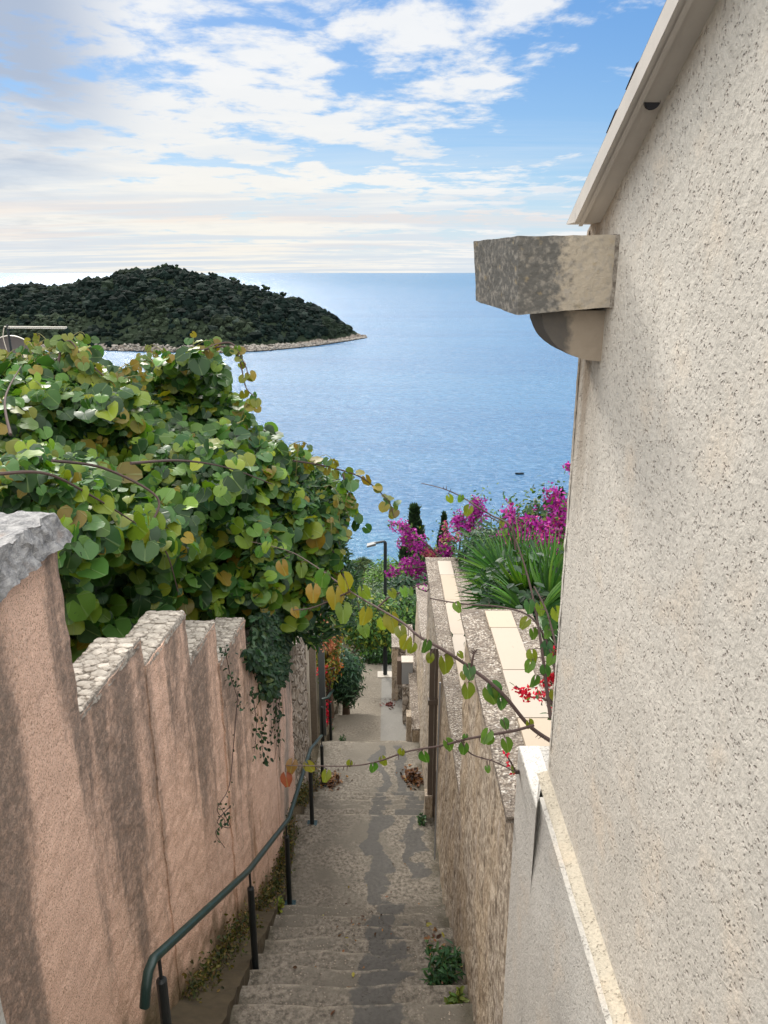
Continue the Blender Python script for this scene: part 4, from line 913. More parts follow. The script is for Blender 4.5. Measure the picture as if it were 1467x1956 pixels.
mb.build('trunk', MAT['bark'], sh)
# dark ivy hanging over the wall
iv = thing('hanging_ivy', 'dark small-leaved creeper hanging over the peach wall in a thick tuft', 'creeper', (-1.2, 6.9, -4))
mb = MB(); pl3 = np.array([(462, 1170), (520, 1165), (560, 1200), (548, 1245), (545, 1290), (530, 1305), (505, 1300), (500, 1330), (480, 1330), (470, 1290), (440, 1270), (425, 1240), (455, 1235)], float)
P = np.stack([rng.uniform(415, 565, 9000), rng.uniform(1160, 1335, 9000)], 1); P = P[inside(P, pl3)]
W = px2world(P, np.interp(P[:, 0], [420, 470, 560], [6.15, 6.8, 8.3]) + rng.uniform(-.30, .12, len(P))); n = len(W)
W[:, 0] = np.maximum(W[:, 0], -1.12 + rng.uniform(0, .12, n))
scatter(mb, leaf_oval(), W, np.array([.4, -.6, .6]) + rnd(n, .5), np.array([.1, 0, -1.]) + rnd(n, .6), .055*rng.uniform(.6, 1.4, n), pick(n, [(.018, .050, .026), (.03, .075, .035), (.06, .11, .06), (.10, .16, .07)], [.45, .32, .18, .05]))
hang = [[(505, 1300, 7.1), (515, 1340, 7.2), (500, 1400, 7.1), (505, 1460, 7.1)], [(520, 1290, 7.3), (528, 1350, 7.4), (515, 1420, 7.3)], [(480, 1320, 6.9), (490, 1380, 6.95), (485, 1440, 6.9)], [(535, 1290, 7.6), (532, 1380, 7.6), (525, 1450, 7.5)],
        [(455, 1320, 6.5), (448, 1400, 6.45), (438, 1500, 6.4), (415, 1545, 6.3), (430, 1570, 6.3), (412, 1590, 6.3), (430, 1620, 6.35)], [(440, 1540, 6.38), (415, 1570, 6.3), (440, 1580, 6.35), (420, 1540, 6.33)], [(430, 1240, 6.1), (440, 1290, 6.15), (460, 1350, 6.4)]]
ms = MB()
for k, s_ in enumerate(hang):
    pth = [np.array(at(a_, b_, X=max(-1.3, wx(5.6)) + .03) if False else q_) for q_, a_, b_ in [(q, 0, 0) for q in spath(s_, 8)]]
    pth = [q*((wx(q[1]*.97)+.03)/q[0]) if q[0] < wx(q[1])+.03 else q for q in pth]; tube(ms, pth, [.004, .0018], 5)
    nl = [60, 45, 40, 45, 26, 12, 40][k]; Pp = np.array(pth); W = Pp[rng.integers(0, len(Pp), nl)] + rnd(nl, .022)
    scatter(mb, leaf_oval(), W, np.array([.4, -.6, .4]) + rnd(nl, .5), np.array([.1, 0, -1.]) + rnd(nl, .7), (.045 if k < 4 else .03)*rng.uniform(.6, 1.3, nl), pick(nl, [(.015, .04, .022), (.03, .07, .03)]))
mb.build('leaves', MAT['leaf'], iv); ms.build('stems', MAT['thornstem'], iv)
# ------------------------------------------------------------------ foreground thorny branches
def branch(label, paths, leaves, name='bougainvillea_branch', rad=(.0085, .0025), thorns=14, cols=None, size=.08):
    b0 = at(*paths[0][0][:2], d=paths[0][0][2]); t = thing(name, label, 'branch', tuple(b0))
    mb = MB()
    for k, p in enumerate(paths):
        P = spath(p, 10); tube(mb, P, [rad[0]*(1 if k == 0 else .6), rad[1]], 7)
        for _ in range(thorns if k == 0 else thorns//3):
            i = rng.integers(2, len(P)-2); tdir = P[i+1]-P[i]; tdir /= np.linalg.norm(tdir); q = np.cross(tdir, rnd(1)[0]); q /= np.linalg.norm(q)
            tube(mb, [P[i], P[i] + q*.022 + tdir*.006], [.0026, .0006], 5)
    ml = MB(); tl = mb; cols = cols or [(.05, .13, .03), (.09, .18, .03), (.16, .22, .02), (.16, .19, .02)]
    hb = [leaf_heart(.25, .4), leaf_heart(.05, .7), leaf_heart(.4, .3)]
    for L in leaves:
        a, b, d, s_ = L[:4]; c_ = L[4] if len(L) > 4 else None
        p = at(a, b, d=d); W = p[None, :]; nn = np.array([[rng.uniform(-.5, .6), -1, rng.uniform(-.1, .7)]]); tip = np.array([[rng.uniform(-.6, .6), 0, -1.]])
        # petiole back to the nearest point of a stem
        scatter(ml, hb[rng.integers(0, 3)], W, nn, tip, np.array([s_*1.15*rng.uniform(.9, 1.1)]), np.array([c_]) if c_ else pick(1, cols))
        best = min((q for pth in paths for q in spath(pth, 10)), key=lambda q: np.linalg.norm(q - p))
        tube(tl, [best, (best+p)/2 + np.array([0, 0, .004]), p], .0016, 5)
    ml.build('leaves', MAT['bleaf'], t, smooth=True); mb.build('stem', MAT['thornstem'], t); return t
yl = (.15, .17, .02); og = (.20, .13, .03)
branch('long thorny branch with heart-shaped leaves sweeping down from the vine to the house corner',
       [[(1056, 1418, 2.98), (1010, 1385, 3.0), (960, 1325, 3.0), (905, 1280, 3.05), (850, 1243, 3.1), (800, 1215, 3.2), (770, 1190, 3.35), (720, 1160, 3.6), (670, 1130, 4.0), (600, 1080, 4.6), (550, 1052, 5.0), (480, 1035, 5.4)],
        [(720, 1162, 3.6), (745, 1140, 3.6), (790, 1122, 3.5), (818, 1110, 3.5)], [(668, 1130, 4.0), (600, 1160, 4.4), (560, 1165, 4.6)], [(900, 1275, 3.05), (905, 1250, 3.05), (912, 1240, 3.05)]],
       [(848, 1252, 3.08, .078, (.13, .15, .015)), (823, 1248, 3.1, .045, yl), (818, 1222, 3.12, .05), (892, 1268, 3.05, .060, (.07, .15, .06)), (893, 1305, 3.03, .062, (.12, .16, .02)), (930, 1312, 3.02, .065, (.09, .15, .02)), (938, 1302, 3.02, .075, (.045, .13, .03)), (955, 1330, 3.0, .06, (.05, .13, .03)), (875, 1245, 3.06, .032), (885, 1282, 3.05, .03, yl),
        (745, 1170, 3.5, .085, (.20, .19, .02)), (700, 1160, 3.7, .08, (.22, .2, .02)), (730, 1180, 3.6, .06), (640, 1120, 4.1, .12, (.22, .17, .02)), (598, 1115, 4.5, .10, (.24, .15, .03)), (655, 1150, 4.1, .10, (.12, .18, .03)), (620, 1090, 4.3, .12, (.06, .14, .03)), (535, 1070, 4.9, .10, og), (575, 1075, 4.7, .08),
        (762, 1195, 3.4, .06, yl), (780, 1215, 3.3, .06, (.2, .2, .02)), (790, 1228, 3.25, .05), (655, 1095, 4.0, .10, (.22, .20, .02)), (690, 1120, 3.8, .07, (.14, .2, .03)), (745, 1125, 3.55, .045), (768, 1120, 3.5, .045), (782, 1122, 3.5, .04), (690, 1190, 3.9, .07, (.1, .17, .03)), (560, 1160, 4.6, .06, og), (500, 1045, 5.2, .09), (512, 1035, 5.2, .08)], thorns=30)
branch('thin low branch with small green leaves reaching left across the stairs',
       [[(1020, 1385, 2.95), (985, 1395, 2.95), (940, 1403, 3.0), (890, 1412, 3.05), (840, 1425, 3.1), (780, 1435, 3.2), (720, 1455, 3.3), (670, 1463, 3.4), (600, 1463, 3.5), (545, 1462, 3.6)], [(880, 1413, 3.05), (900, 1440, 3.05), (945, 1455, 3.0), (985, 1475, 3.0)]],
       [(1010, 1375, 2.95, .045), (960, 1372, 2.97, .04), (935, 1393, 3.0, .055), (940, 1405, 3.0, .045), (965, 1410, 2.98, .052, (.08, .15, .02)), (925, 1400, 3.0, .03), (852, 1412, 3.08, .055), (888, 1418, 3.05, .05, (.06, .14, .02)), (890, 1402, 3.05, .03), (808, 1435, 3.15, .058, (.05, .13, .02)), (768, 1430, 3.2, .04), (712, 1458, 3.3, .055, (.05, .14, .02)), (728, 1445, 3.3, .04, yl), (670, 1452, 3.4, .035, yl), (625, 1470, 3.5, .05, yl), (930, 1462, 3.0, .03), (560, 1450, 3.6, .07, (.17, .09, .03)), (545, 1475, 3.6, .06, (.20, .05, .03)), (585, 1455, 3.55, .06, (.17, .15, .03))], rad=(.006, .002), thorns=16)
branch('upright twigs with green leaves rising in front of the fan palm beside the house corner',
       [[(1052, 1372, 3.0), (1045, 1320, 3.05), (1035, 1240, 3.1), (1022, 1160, 3.2), (1005, 1090, 3.3), (985, 1030, 3.4)], [(1065, 1310, 3.0), (1050, 1240, 3.1), (1015, 1180, 3.2), (960, 1160, 3.3), (900, 1155, 3.4), (860, 1150, 3.5), (822, 1143, 3.6)], [(1062, 1235, 3.0), (1045, 1170, 3.1), (1020, 1120, 3.2)]],
       [(1010, 1145, 3.2, .055, (.05, .13, .05)), (1030, 1150, 3.15, .06, (.12, .19, .02)), (1045, 1180, 3.1, .07, (.05, .12, .05)), (1010, 1180, 3.2, .05), (1018, 1200, 3.15, .055, (.08, .15, .02)), (1015, 1240, 3.1, .055), (1045, 1225, 3.1, .06, (.04, .11, .05)), (1040, 1270, 3.05, .055), (1058, 1250, 3.0, .05), (1025, 1290, 3.05, .055, (.06, .14, .02)), (1015, 1260, 3.1, .05), (1060, 1320, 3.0, .05), (1050, 1195, 3.1, .05), (870, 1150, 3.45, .05, (.12, .2, .03)), (1060, 1160, 3.0, .06)], rad=(.008, .003), thorns=22)
branch('bare arching twig with a few small leaves reaching out against the sea',
       [[(985, 1050, 3.5), (975, 1005, 3.5), (940, 985, 3.6), (915, 970, 3.6), (880, 948, 3.7), (845, 933, 3.7), (805, 923, 3.8)], [(930, 985, 3.6), (955, 1000, 3.55), (968, 1030, 3.5)]],
       [(856, 945, 3.7, .045), (882, 945, 3.68, .04), (898, 965, 3.65, .05), (965, 1010, 3.55, .03), (960, 995, 3.55, .03)], rad=(.005, .0018), thorns=12)
# strung green leaves on slender shoots from the vine over the magenta flowers
# red bougainvillea sprays
def flowers(mb, P, size, cols, nrm_j=.8):
    n = len(P)
    for k in range(3):
        a = rng.uniform(0, 6.28, n); nn = np.array([0, -.6, .6]) + rnd(n, nrm_j); tip = rnd(n, 1)
        scatter(mb, BR, P + rnd(n, size*.18), nn, tip, size*rng.uniform(.7, 1.2, n), pick(n, cols, var=.2))
BR = (np.array([(0,0,0),(.35,.32,.12),(1,0,.18),(.35,-.32,.12)], float), np.array([(0,1,2),(0,2,3)]), np.zeros((4, 3)))
def flower_plant(name, label, base, sprays, leafn, fsize, cols, leafc, lsize, group=None, bush_=None):
    t = thing(name, label, 'flowering shrub', base, group); ms = MB(); ml = MB()
    for (pts, n, spread) in sprays:
        mf = MB(); P = np.array(spath(pts, 8)); tube(ms, P, [.010*fsize/.04, .003], 5)
        i = rng.integers(0, len(P), n); prof_ = np.sin(np.pi*np.clip(i/len(P)*.75+.15, 0, 1))
        q_ = rng.integers(0, max(3, n//7), n); cc_ = P[rng.integers(0, len(P), max(3, n//7))] + rnd(max(3, n//7), spread*.85); flowers(mf, .45*(P[i] + rnd(n, 1)*(spread*prof_[:, None])) + .55*cc_[q_] + rnd(n, fsize*.35), fsize*.92, cols)
        mf.build('flower_spray', MAT['petal'], t); nl = int(n*leafn); i = rng.integers(0, len(P), nl)
        scatter(ml, leaf_oval(), P[i] + rnd(nl, spread*1.1), np.array([0, -.4, .7]) + rnd(nl, .6), np.array([0, 0, -.6]) + rnd(nl, .7), lsize*rng.uniform(.6, 1.2, nl), pick(nl, leafc))
    b = np.array(base, float)
    for (pts, n, spread) in sprays:
        e = at(pts[0][0], pts[0][1], d=pts[0][2]); tube(ms, smoothpath([b, (b+e)/2 + np.array([0, 0, .1]), e], 4), [.02, .008], 6)
    ms.build('stems', MAT['thornstem'], t); ml.build('leaves', MAT['leaf'], t); return t
mag = [(.38, .018, .33), (.46, .035, .40), (.28, .010, .25), (.52, .09, .44)]; pinkc = [(.60, .10, .22), (.62, .22, .25), (.55, .30, .22), (.60, .06, .30)]
red = [(.62, .012, .04), (.70, .02, .07), (.5, .01, .03)]; lg = [(.03, .08, .025), (.06, .13, .03), (.12, .19, .03)]
flower_plant('red_bougainvillea', 'small red bougainvillea sprays over the coping beside the house corner', (.98, 3.3, -2.6),
    [([(1062, 1300, 3.3), (1050, 1290, 3.3), (1042, 1270, 3.3)], 45, .022), ([(1060, 1250, 3.2), (1052, 1240, 3.2)], 14, .010), ([(1060, 1350, 3.2), (1040, 1335, 3.2), (1010, 1330, 3.2), (985, 1310, 3.2)], 34, .014), ([(1062, 1380, 3.2), (1055, 1340, 3.2)], 12, .012), ([(985, 1475, 3.1), (975, 1455, 3.1), (965, 1440, 3.1)], 5, .010), ([(1045, 1320, 3.3), (1035, 1300, 3.3)], 16, .015)], .22, .020, red, lg, .035)
flower_plant('magenta_bougainvillea', 'magenta bougainvillea spilling left over the far end of the pebbledash coping', (1.0, 10.1, -4.1),
    [([(812, 1060, 11), (795, 1040, 11), (780, 1020, 10.9), (765, 1000, 10.8)], 210, .10), ([(815, 1095, 11), (790, 1080, 11), (765, 1085, 10.9)], 260, .085), ([(765, 1090, 10.9), (748, 1095, 10.9), (742, 1092, 10.9)], 40, .03), ([(770, 1010, 10.9), (755, 1000, 10.8), (742, 1002, 10.8)], 22, .04), ([(790, 1030, 11), (775, 1035, 11), (760, 1032, 10.9)], 40, .05), ([(815, 1130, 9.8), (800, 1125, 9.8)], 3, .02)], .4, .050, mag, lg, .055)
flower_plant('magenta_bougainvillea', 'tall magenta bougainvillea plume behind the far coping, standing right of both cypresses', (1.5, 11.3, -4.9),
    [([(890, 1030, 11.4), (880, 1005, 11.4), (872, 985, 11.4)], 170, .075), ([(900, 1020, 11.3), (905, 985, 11.3), (918, 950, 11.3)], 330, .085), ([(862, 1058, 11), (850, 1052, 11), (842, 1050, 11)], 150, .07), ([(860, 1035, 11), (845, 1020, 11)], 14, .08)], .5, .050, mag, lg, .055)
flower_plant('pink_bougainvillea', 'salmon pink bougainvillea cluster between the magenta plumes behind the coping', (1.05, 10.4, -4.3),
    [([(835, 1058, 10.9), (822, 1055, 10.9), (812, 1058, 10.9)], 90, .05), ([(880, 1030, 11), (860, 1025, 11), (845, 1030, 11)], 60, .05), ([(852, 1010, 11), (850, 1000, 11)], 14, .025)], .6, .04, pinkc, lg, .05)
flower_plant('magenta_bougainvillea', 'broad magenta bougainvillea bush beside the stucco house corner above the fan palm', (2.9, 9.5, -6),
    [([(1010, 1075, 9.6), (1000, 1040, 9.7), (985, 1005, 9.8), (975, 968, 9.9)], 620, .15), ([(1050, 1080, 9.4), (1045, 1040, 9.5), (1040, 1000, 9.6)], 560, .19), ([(1075, 1060, 9.4), (1075, 1000, 9.5), (1070, 960, 9.6), (1050, 945, 9.6)], 330, .10), ([(1015, 1010, 9.6), (1020, 985, 9.6)], 40, .03), ([(960, 1050, 9.8), (965, 1020, 9.8)], 60, .08), ([(1090, 900, 9.6), (1083, 885, 9.6)], 20, .03)], .42, .052, mag + [(.55, .05, .25)], lg, .06)
# ------------------------------------------------------------------ fan palm & garden greens right
fp = thing('fan_palm', 'bushy fan palm with long green blades behind the right coping', 'palm', (1.75, 6.5, -4.0))
def fan(c, axis, up, n, L, w, cols, spread=2.6):
    mb = MB(); c = np.array(c, float); axis = np.array(axis, float); axis /= np.linalg.norm(axis); up = np.array(up, float); up -= axis*np.dot(up, axis); up /= np.linalg.norm(up); sd_ = np.cross(axis, up)
    for i in range(n):
        a = spread*(i/(n-1)-.5)*1.0; l = L*(1-.25*abs(a)/spread*2)*rng.uniform(.9, 1.08); d_ = axis*math.cos(a) + sd_*math.sin(a); s_ = np.cross(up, d_)
        V = []; K = 7; dr = rng.uniform(.05, .3)
        for k in range(K + 1):
            t_ = k/K; p = c + d_*l*t_ + up*(.10*l*math.sin(t_*2) - dr*l*t_**3) ; ww = w*(math.sin(math.pi*min(1, t_*.85+.08))**.7)*(1-t_**4)
            V += [p - s_*ww, p - up*ww*.7, p + s_*ww]
        Fc = [(k*3+j, k*3+j+1, (k+1)*3+j+1, (k+1)*3+j) for k in range(K) for j in range(2)]
        mb.add(V, np.array(Fc), tint=pick(1, cols)[0], luv=np.zeros(3))
    return mb
pc = [(.035, .105, .025), (.05, .14, .03), (.09, .20, .04), (.02, .07, .02)]
heads = [((985, 1120), 6.6, (-.25, -.45, .55), 1.05), ((1010, 1110), 6.4, (.1, -.5, .8), .95), ((1050, 1130), 6.0, (.5, -.4, .8), .9), ((960, 1080), 7.2, (-.7, .1, .6), .9), ((955, 1125), 7.0, (-.9, -.2, .3), .75), ((1000, 1150), 6.0, (-.6, -.6, .15), .85), ((1060, 1100), 6.3, (.7, .1, .9), .9), ((1030, 1150), 5.7, (.3, -.8, .3), .8), ((950, 1075), 7.8, (-.5, .2, .8), .8), ((1040, 1085), 6.8, (.1, 0, 1), .8), ((990, 1060), 7.4, (-.2, .2, 1), .8)]
ms = MB(); base = np.array((1.75, 6.7, -4.2))
for (p, d, ax_, L) in heads:
    q = at(p[0], p[1] + 25, d=d); ax2 = np.array(ax_, float)
    fan(q, ax2, (-ax2[0]*.3, -.9, .6), 26, L*.62, .013, pc).build('fan_leaf', MAT['blade'], fp)
    tube(ms, smoothpath([base + rnd(1, .08)[0], (base+q)/2 + np.array([0, 0, .15]), q], 5), [.018, .010], 6)
tube(ms, [(1.75, 6.7, -5), (1.75, 6.7, -4.1)], [.14, .12], 9); ms.build('stalks', MAT['greenstem'], fp)
bush('oleander_bush', 'dark narrow-leaved bush beyond the coping, left behind the fan palm', 'bush', (2.0, 9.3, -6), at(935, 1075, d=10.2), (.34, .5, .40), 150, 26, .22, .12, [(.02, .06, .025), (.035, .09, .04), (.06, .13, .05)], leaf_lance(.13, .2), droop=-.5)
bush('garden_bush', 'shadowy green bush filling the bed below the fan palm', 'bush', (1.75, 6.2, -5.2), at(1012, 1195, d=6.5), (.36, .8, .50), 160, 26, .2, .09, [(.015, .045, .02), (.03, .075, .03)], leaf_oval())
bush('garden_bush', 'dark green bush behind the magenta bougainvillea at the house corner', 'bush', (2.9, 10.4, -7), at(1060, 1050, d=10.6), (.8, .5, .8), 140, 26, .2, .09, [(.015, .045, .02), (.03, .075, .03)], leaf_oval())
# ------------------------------------------------------------------ trees beyond
cg = 'cypresses on the slope above the sea'
def cyp(label, pxt, pyt, Y, h, r): t_ = at(pxt, pyt, Y=Y); return cypress(label, t_[0], Y, t_[2], h, r, cg)
cyp('tall dark cypress with a tapering top just right of the street lamp', 792, 976, 36, 6.8, .95)
cyp('smaller dark cypress right of the tall one, behind pink flowers', 848, 985, 40, 6.5, .62)
cyp('dark cypress nearest the house corner, mostly behind the magenta bush', 1072, 940, 34, 6.5, .6)
dg = [(.025, .065, .02), (.045, .10, .025), (.08, .16, .03), (.13, .22, .04)]
def bsh(name, label, px, py, Y, rad, ncl, per, cr, size, cols, tmpl=None, flo=None, cat='tree', bx=0.0):
    c = at(px, py, Y=Y); g = G(Y) - (.3 if Y > 18 else 0); return bush(name, label, cat, (c[0]+bx, c[1], min(g, c[2]-rad[2])), c, rad, ncl, per, cr, size, cols, tmpl, stem_r=.08)
bsh('stone_pine', 'rounded bright green pine behind the street lamp', 745, 1115, 33, (1.15, 1.3, .78), 260, 30, .42, .16, [(.06, .14, .015), (.10, .21, .02), (.03, .08, .015)], leaf_lance(.2, .0))
bsh('garden_shrub', 'large dark green shrub right of the street lamp under the magenta flowers', 785, 1145, 26, (1.15, 1.1, .85), 240, 30, .4, .16, [(.02, .055, .03), (.03, .075, .035)], cat='bush')
bsh('olive_tree', 'silvery green olive tree below the round pine, beside the lamp pole', 700, 1165, 24, (1.0, 1.0, .7), 200, 26, .35, .14, [(.07, .11, .06), (.11, .16, .09), (.04, .08, .04)], leaf_lance(.14, 0))
bsh('citrus_tree', 'leafy bright green tree at the end of the stairs with a few yellow leaves', 706, 1188, 16.5, (.58, .45, .46), 300, 28, .28, .11, [(.05, .13, .03), (.09, .19, .045), (.03, .08, .02), (.20, .24, .03)], leaf_lance(.2, .2), bx=-.75)
bsh('laurel_bush', 'dark green rounded bush behind the lamp base at the path end', 735, 1245, 18.2, (.75, .4, .42), 200, 26, .22, .08, [(.03, .085, .03), (.05, .13, .035), (.02, .055, .02)], cat='bush')
bsh('garden_shrub', 'mid green shrub between the lamp pole and the tan wall', 775, 1190, 20.5, (.6, .7, .75), 200, 26, .3, .11, [(.04, .10, .025), (.08, .17, .03), (.02, .06, .02)], cat='bush')
bsh('oleander_bush', 'narrow-leaved oleander leaning over the far handrail', 660, 1290, 13.2, (.27, .5, .44), 190, 26, .15, .11, [(.015, .05, .03), (.03, .09, .05), (.06, .13, .08)], leaf_lance(.12, .35), cat='bush')
bsh('creeper_bush', 'yellowing creeper on the far left wall above the handrail posts', 628, 1240, 12.6, (.16, .6, .62), 120, 24, .12, .07, [(.15, .17, .02), (.25, .20, .03), (.06, .10, .02), (.30, .10, .03)], cat='creeper')
flower_plant('red_bougainvillea', 'red creeper flowers low behind the far handrail posts', (-1.15, 12.3, -8), [([(632, 1385, 13.4), (626, 1360, 13.4), (628, 1325, 13.4)], 60, .035), ([(640, 1275, 13.4), (615, 1282, 13.2), (600, 1290, 13)], 26, .06)], .3, .045, red, lg, .05)
mb = MB(); W = np.array(spath([(628, 1235, 11.5), (622, 1215, 11.5), (618, 1180, 11.5)], 8)); n = 700; i = rng.integers(0, len(W), n)
P = W[i] + rnd(n, .034)*np.array([1, 1, 1.2]); scatter(mb, BR, P, rnd(n) + [0, -1, 0], rnd(n), .045, pick(n, [(.55, .24, .13), (.45, .16, .08), (.60, .34, .2)]))
tag(mb.build('flower_spike', MAT['petal'], origin=tuple(W[0])), 'peach coloured dried flower spike hanging among the vine leaves over the gateway', 'flower spike')
# distant palm
dpal = thing('date_palm', 'distant palm tree at the shore behind the vine leaves', 'palm', tuple(at(690, 1150, Y=62)))
c = at(688, 1078, Y=60); mb = MB()
for k in range(46):
    a = rng.uniform(0, 6.28); e = rng.uniform(-.5, 1.2); d_ = np.array([math.cos(a)*math.cos(e), math.sin(a)*math.cos(e), math.sin(e)]); L = rng.uniform(1.0, 1.5)
    P = [c + d_*L*t_ + np.array([0, 0, -.7*L*t_**2.2]) for t_ in np.linspace(0, 1, 8)]
    for q in range(1, 8):
        tt_ = P[q]-P[q-1]; W = np.repeat(P[q][None], 6, 0); scatter(mb, leaf_lance(.07, .1), W, rnd(6, .4) + [0, 0, 1], np.array([tt_]*6)*1.5 + np.cross(tt_, [0, 0, 1])[None]*np.array([-1, -1, -1, 1, 1, 1])[:, None]*1.5 + [0, 0, -.1], .42, pick(6, [(.05, .09, .04), (.10, .15, .06), (.03, .06, .03)]))
mb.build('crown', MAT['leaf'], dpal); mb = MB(); tube(mb, [c - [0, 0, 7], c - [0, 0, 1.2]], [.25, .3], 9); tube(mb, [c - [0, 0, 1.3], c - [0, 0, .1]], [.45, .35], 9); mb.build('trunk', MAT['bark'], dpal)
# hillside shrub cover
mb = MB(); n = 700; P = []; 
for _ in range(n):
    yy = rng.uniform(22, 148)**1.0; xx = rng.uniform(-.45, .45)*yy*1.1; P.append((xx, yy, G(yy) - .3 + rng.uniform(-.4, .2)))
P = np.array(P); P = P[(np.abs(P[:, 0]) < 60)]
rr2 = rng.uniform(.6, 1.5, len(P))*np.clip(P[:, 1]/60, .6, 1.4)
W = np.repeat(P, 60, 0) + (lambda d_: d_/np.linalg.norm(d_, axis=1, keepdims=True))(rnd(len(P)*60))*np.repeat(rr2, 60)[:, None]*rng.uniform(.6, 1.05, (len(P)*60, 1)); n = len(W)
scatter(mb, leaf_oval(), W, rnd(n, .6) + [0, -.3, .7], rnd(n), np.repeat(rr2, 60)*.40, np.repeat(pick(len(P), dg, var=.3), 60, 0)*rng.uniform(.6, 1.4, (n, 1)))
tag(mb.build('hillside_scrub', MAT['leaf']), 'green scrub covering the slope down to the shore', 'scrub', kind='stuff')
# ------------------------------------------------------------------ small plants and litter on the steps
def weed(label, px, py, Y, h, n, cols, tmpl=None, size=.06, cat='weed', name='weed', X=None):
    z_ = stepz(Y); r_ = ray(px, py); x_ = X if X is not None else r_[0]/r_[1]*Y; b = np.array((x_, Y, z_))
    t = thing(name, label, cat, tuple(b)); ml = MB(); ms = MB()
    for k in range(n):
        e = b + np.array([rng.uniform(-.5, .5)*h*.8, rng.uniform(-.5, .5)*h*.8, h*rng.uniform(.4, 1)]); P = np.array(smoothpath([b + rnd(1, .02)[0]*[1, 1, 0], (b+e)/2 + rnd(1, .02)[0], e], 5)); tube(ms, P, [.003, .001], 4)
        m_ = 12; i = rng.integers(3, len(P), m_); scatter(ml, tmpl or leaf_lance(.14, .3), P[i], rnd(m_, .5) + [0, -.2, .8], rnd(m_, .8) + [0, 0, .3], size*rng.uniform(.6, 1.2, m_), pick(m_, cols))
    ml.build('leaves', MAT['leaf'], t); ms.build('stems', MAT['greenstem'], t)
wc = [(.02, .07, .03), (.035, .10, .04), (.06, .14, .05)]
weed('dark green bushy weed growing at the right end of the lower steps', 850, 1870, 4.15, .30, 34, wc, X=.40, size=.07)
weed('second tuft of the dark weed against the tan wall foot, just up the steps', 880, 1840, 4.35, .26, 18, wc, X=.50, size=.06)
weed('yellow-green seedling on the step edge below the bushy weed', 880, 1900, 3.85, .10, 8, [(.14, .18, .03), (.08, .14, .03)], leaf_oval(), .05, X=.46)
weed('small yellowish weed at the foot of the third handrail post', 530, 1705, 5.6, .16, 12, [(.12, .17, .02), (.20, .22, .03)], leaf_oval(), .05, X=-1.0)
weed('small green weed at the downpipe foot', 812, 1575, 7.2, .10, 10, wc, leaf_oval(), .04, X=.42)
weed('tiny green tuft on the far landing near the handrail', 660, 1403, 11.3, .08, 8, wc, X=-.72, size=.05)
# mossy growth along the wall foot (left)
mb = MB(); n = 9000; yy = rng.uniform(2.3, 9.5, n); hh = np.abs(rng.standard_normal(n))*.10*(1 + .8*np.array([fbm((v, 0, 0), 1.6, 2) for v in yy])); xx = np.array([wx(v) for v in yy]) + .02 + np.abs(rng.standard_normal(n))*.06
W = np.stack([xx, yy, np.array([G(v) for v in yy]) + .05 + hh], 1); keep = np.array([fbm((v, 7, 0), 1.3, 3) for v in yy]) > -.12; W = W[keep]; n = len(W)
scatter(mb, leaf_oval(), W, rnd(n, .6) + [.6, -.2, .5], rnd(n, .8) + [.2, 0, .2], .024*rng.uniform(.5, 1.6, n), pick(n, [(.06, .07, .015), (.11, .10, .02), (.035, .05, .015), (.13, .085, .03)], var=.25))
tag(mb.build('moss_growth', MAT['leaf']), 'moss and tiny weeds along the foot of the peach wall', 'moss', kind='stuff')
def litter(label, cx, cy, rx, ry, n, cols, size=.045, hgt=.03, name='leaf_litter'):
    mb = MB(); P = []
    for _ in range(n):
        a, q = rng.uniform(0, 6.28), abs(rng.standard_normal())*.55; x_, y_ = cx + rx*q*math.cos(a), cy + ry*q*math.sin(a); P.append((x_, y_, stepz(y_) + .012 + rng.uniform(0, hgt)*max(0, 1-q)))
    P = np.array(P); scatter(mb, leaf_oval(), P, rnd(n, .5) + [0, 0, 1.], rnd(n), size*rng.uniform(.5, 1.3, n), pick(n, cols, var=.3))
    tag(mb.build(name, MAT['leaf']), label, 'fallen leaves', kind='stuff')
brn = [(.20, .09, .045), (.13, .06, .035), (.28, .14, .07), (.08, .04, .03)]
litter('heap of brown fallen leaves against the tan wall on the middle landing', .42, 9.45, .13, .22, 380, brn, .06, .12)
litter('brown fallen leaves gathered round the handrail post on the middle landing', -.78, 9.35, .22, .22, 330, brn, .055, .06)
litter('red petals lying beside the short white post on the far steps', -.80, 14.6, .10, .22, 140, [(.5, .015, .02), (.35, .01, .02)], .05, .06, 'fallen_petals')
litter('dark red petals scattered at the right of the far step edge', .12, 14.3, .20, .25, 60, [(.16, .03, .03), (.08, .03, .02)], .06, .03, 'fallen_petals')
litter('brown leaves scattered down the near flight at the right side', .40, 4.9, .12, .7, 60, brn + [(.3, .26, .06)], .05, .02)
litter('scattered dead leaves over the stairs', -.2, 5.2, .6, 2.0, 70, brn + [(.3, .26, .06)], .035, .01)
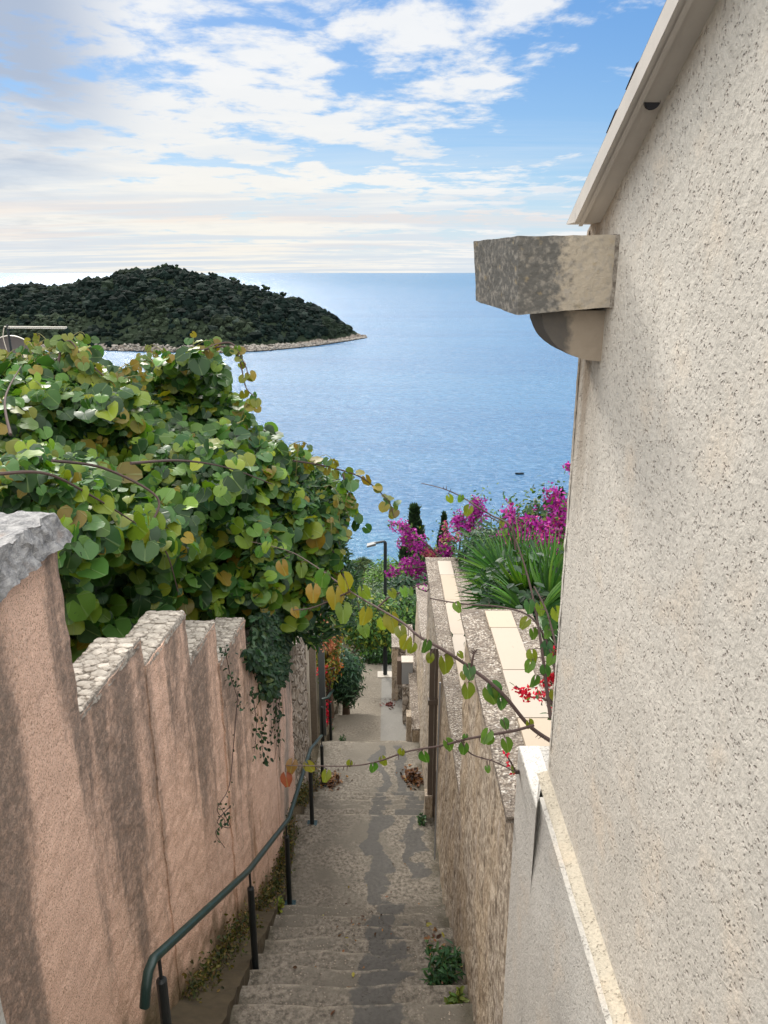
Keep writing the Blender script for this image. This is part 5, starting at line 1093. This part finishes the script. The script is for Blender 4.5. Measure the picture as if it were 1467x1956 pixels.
# ------------------------------------------------------------------ island details
lodge = thing('hilltop_ruin', 'small pale stone ruin among the trees on the island summit', 'ruin', tuple(at(275, 520, Y=800)))
c = at(277, 519, Y=790); mb = MB(); rough(mb, boxc(c[0]-4, c[0]+4, 788, 796, c[2]-6, c[2]+1.4), 2, .3, .3); mb.build('tower', MAT['pale_stone'], lodge)
mb = MB(); rough(mb, boxc(c[0]+4.2, c[0]+9, 789, 795, c[2]-6, c[2]-.4), 2, .3, .3); mb.build('annex', MAT['pale_stone'], lodge)
tg = 'trees standing up on the island skyline'
spots = [(257, 520, 3.4, 'leftmost tall tree of the summit group, left of the ruin'), (264, 519, 2.6, 'narrow dark tree directly left of the summit ruin'), (296, 516, 3.2, 'rounded tree directly right of the summit ruin'), (308, 515, 3.4, 'full tree in the middle of the summit grove'), (320, 514, 3.6, 'tallest tree of the summit grove'), (333, 515, 3.4, 'rightmost tree of the summit grove'), (407, 527, 2.8, 'lone rounded tree on the ridge right of the summit grove'),
         (446, 536, 3.0, 'largest lone tree standing clear on the right-hand ridge'), (425, 533, 2.0, 'small tree between two lone ridge trees'), (507, 551, 2.4, 'small rounded tree half way down the right ridge'), (540, 563, 1.8, 'small tree on the lower right ridge'), (594, 583, 2.0, 'narrow pointed tree near the low end of the ridge')]
for (a, b, r_, lb) in spots:
    ps = np.interp(a, *zip(*shore)); q = isl(a, 1.0); px_w = at(a, b, Y=q[1])
    t = thing('skyline_tree', 'dark ' + lb, 'tree', (px_w[0], q[1], q[2]), tg); mb = MB()
    r_ *= 1.35; m_ = 16; Pq = px_w + rnd(m_, 1)*np.array([r_*.42, r_*.42, r_*.4]); blobs(mb, Pq, rng.uniform(.45, .75, m_)*r_*.8, ICO1, .2, tint=pick(m_, [(.016, .034, .020), (.035, .06, .03)])); mb.build('crown', MAT['forest'], t)
    mb = MB(); tube(mb, [(px_w[0], q[1], q[2]-2), tuple(px_w)], [.4, .2], 6); mb.build('trunk', MAT['bark'], t)
fl = at(992, 905, z=-59.8); mb = MB(); V = []
for j, (t_, w_) in enumerate(((-1, .05), (-.6, .32), (0, .42), (.6, .34), (1.1, .04))):
    V += [(fl[0]+t_*1.3, fl[1]-w_, -59.55 + .1*t_*t_), (fl[0]+t_*1.25, fl[1], -60.1), (fl[0]+t_*1.3, fl[1]+w_, -59.55 + .1*t_*t_)]
mb.add(V, np.array([(k*3+j, k*3+j+1, (k+1)*3+j+1, (k+1)*3+j) for k in range(4) for j in range(2)]))
mb.box((fl[0]-.25, fl[1]-.34, -59.62), (fl[0]+.05, fl[1]+.34, -59.56)); tag(mb.build('rowing_boat', MAT['lamp_black']), 'tiny dark rowing boat alone on the water', 'boat')
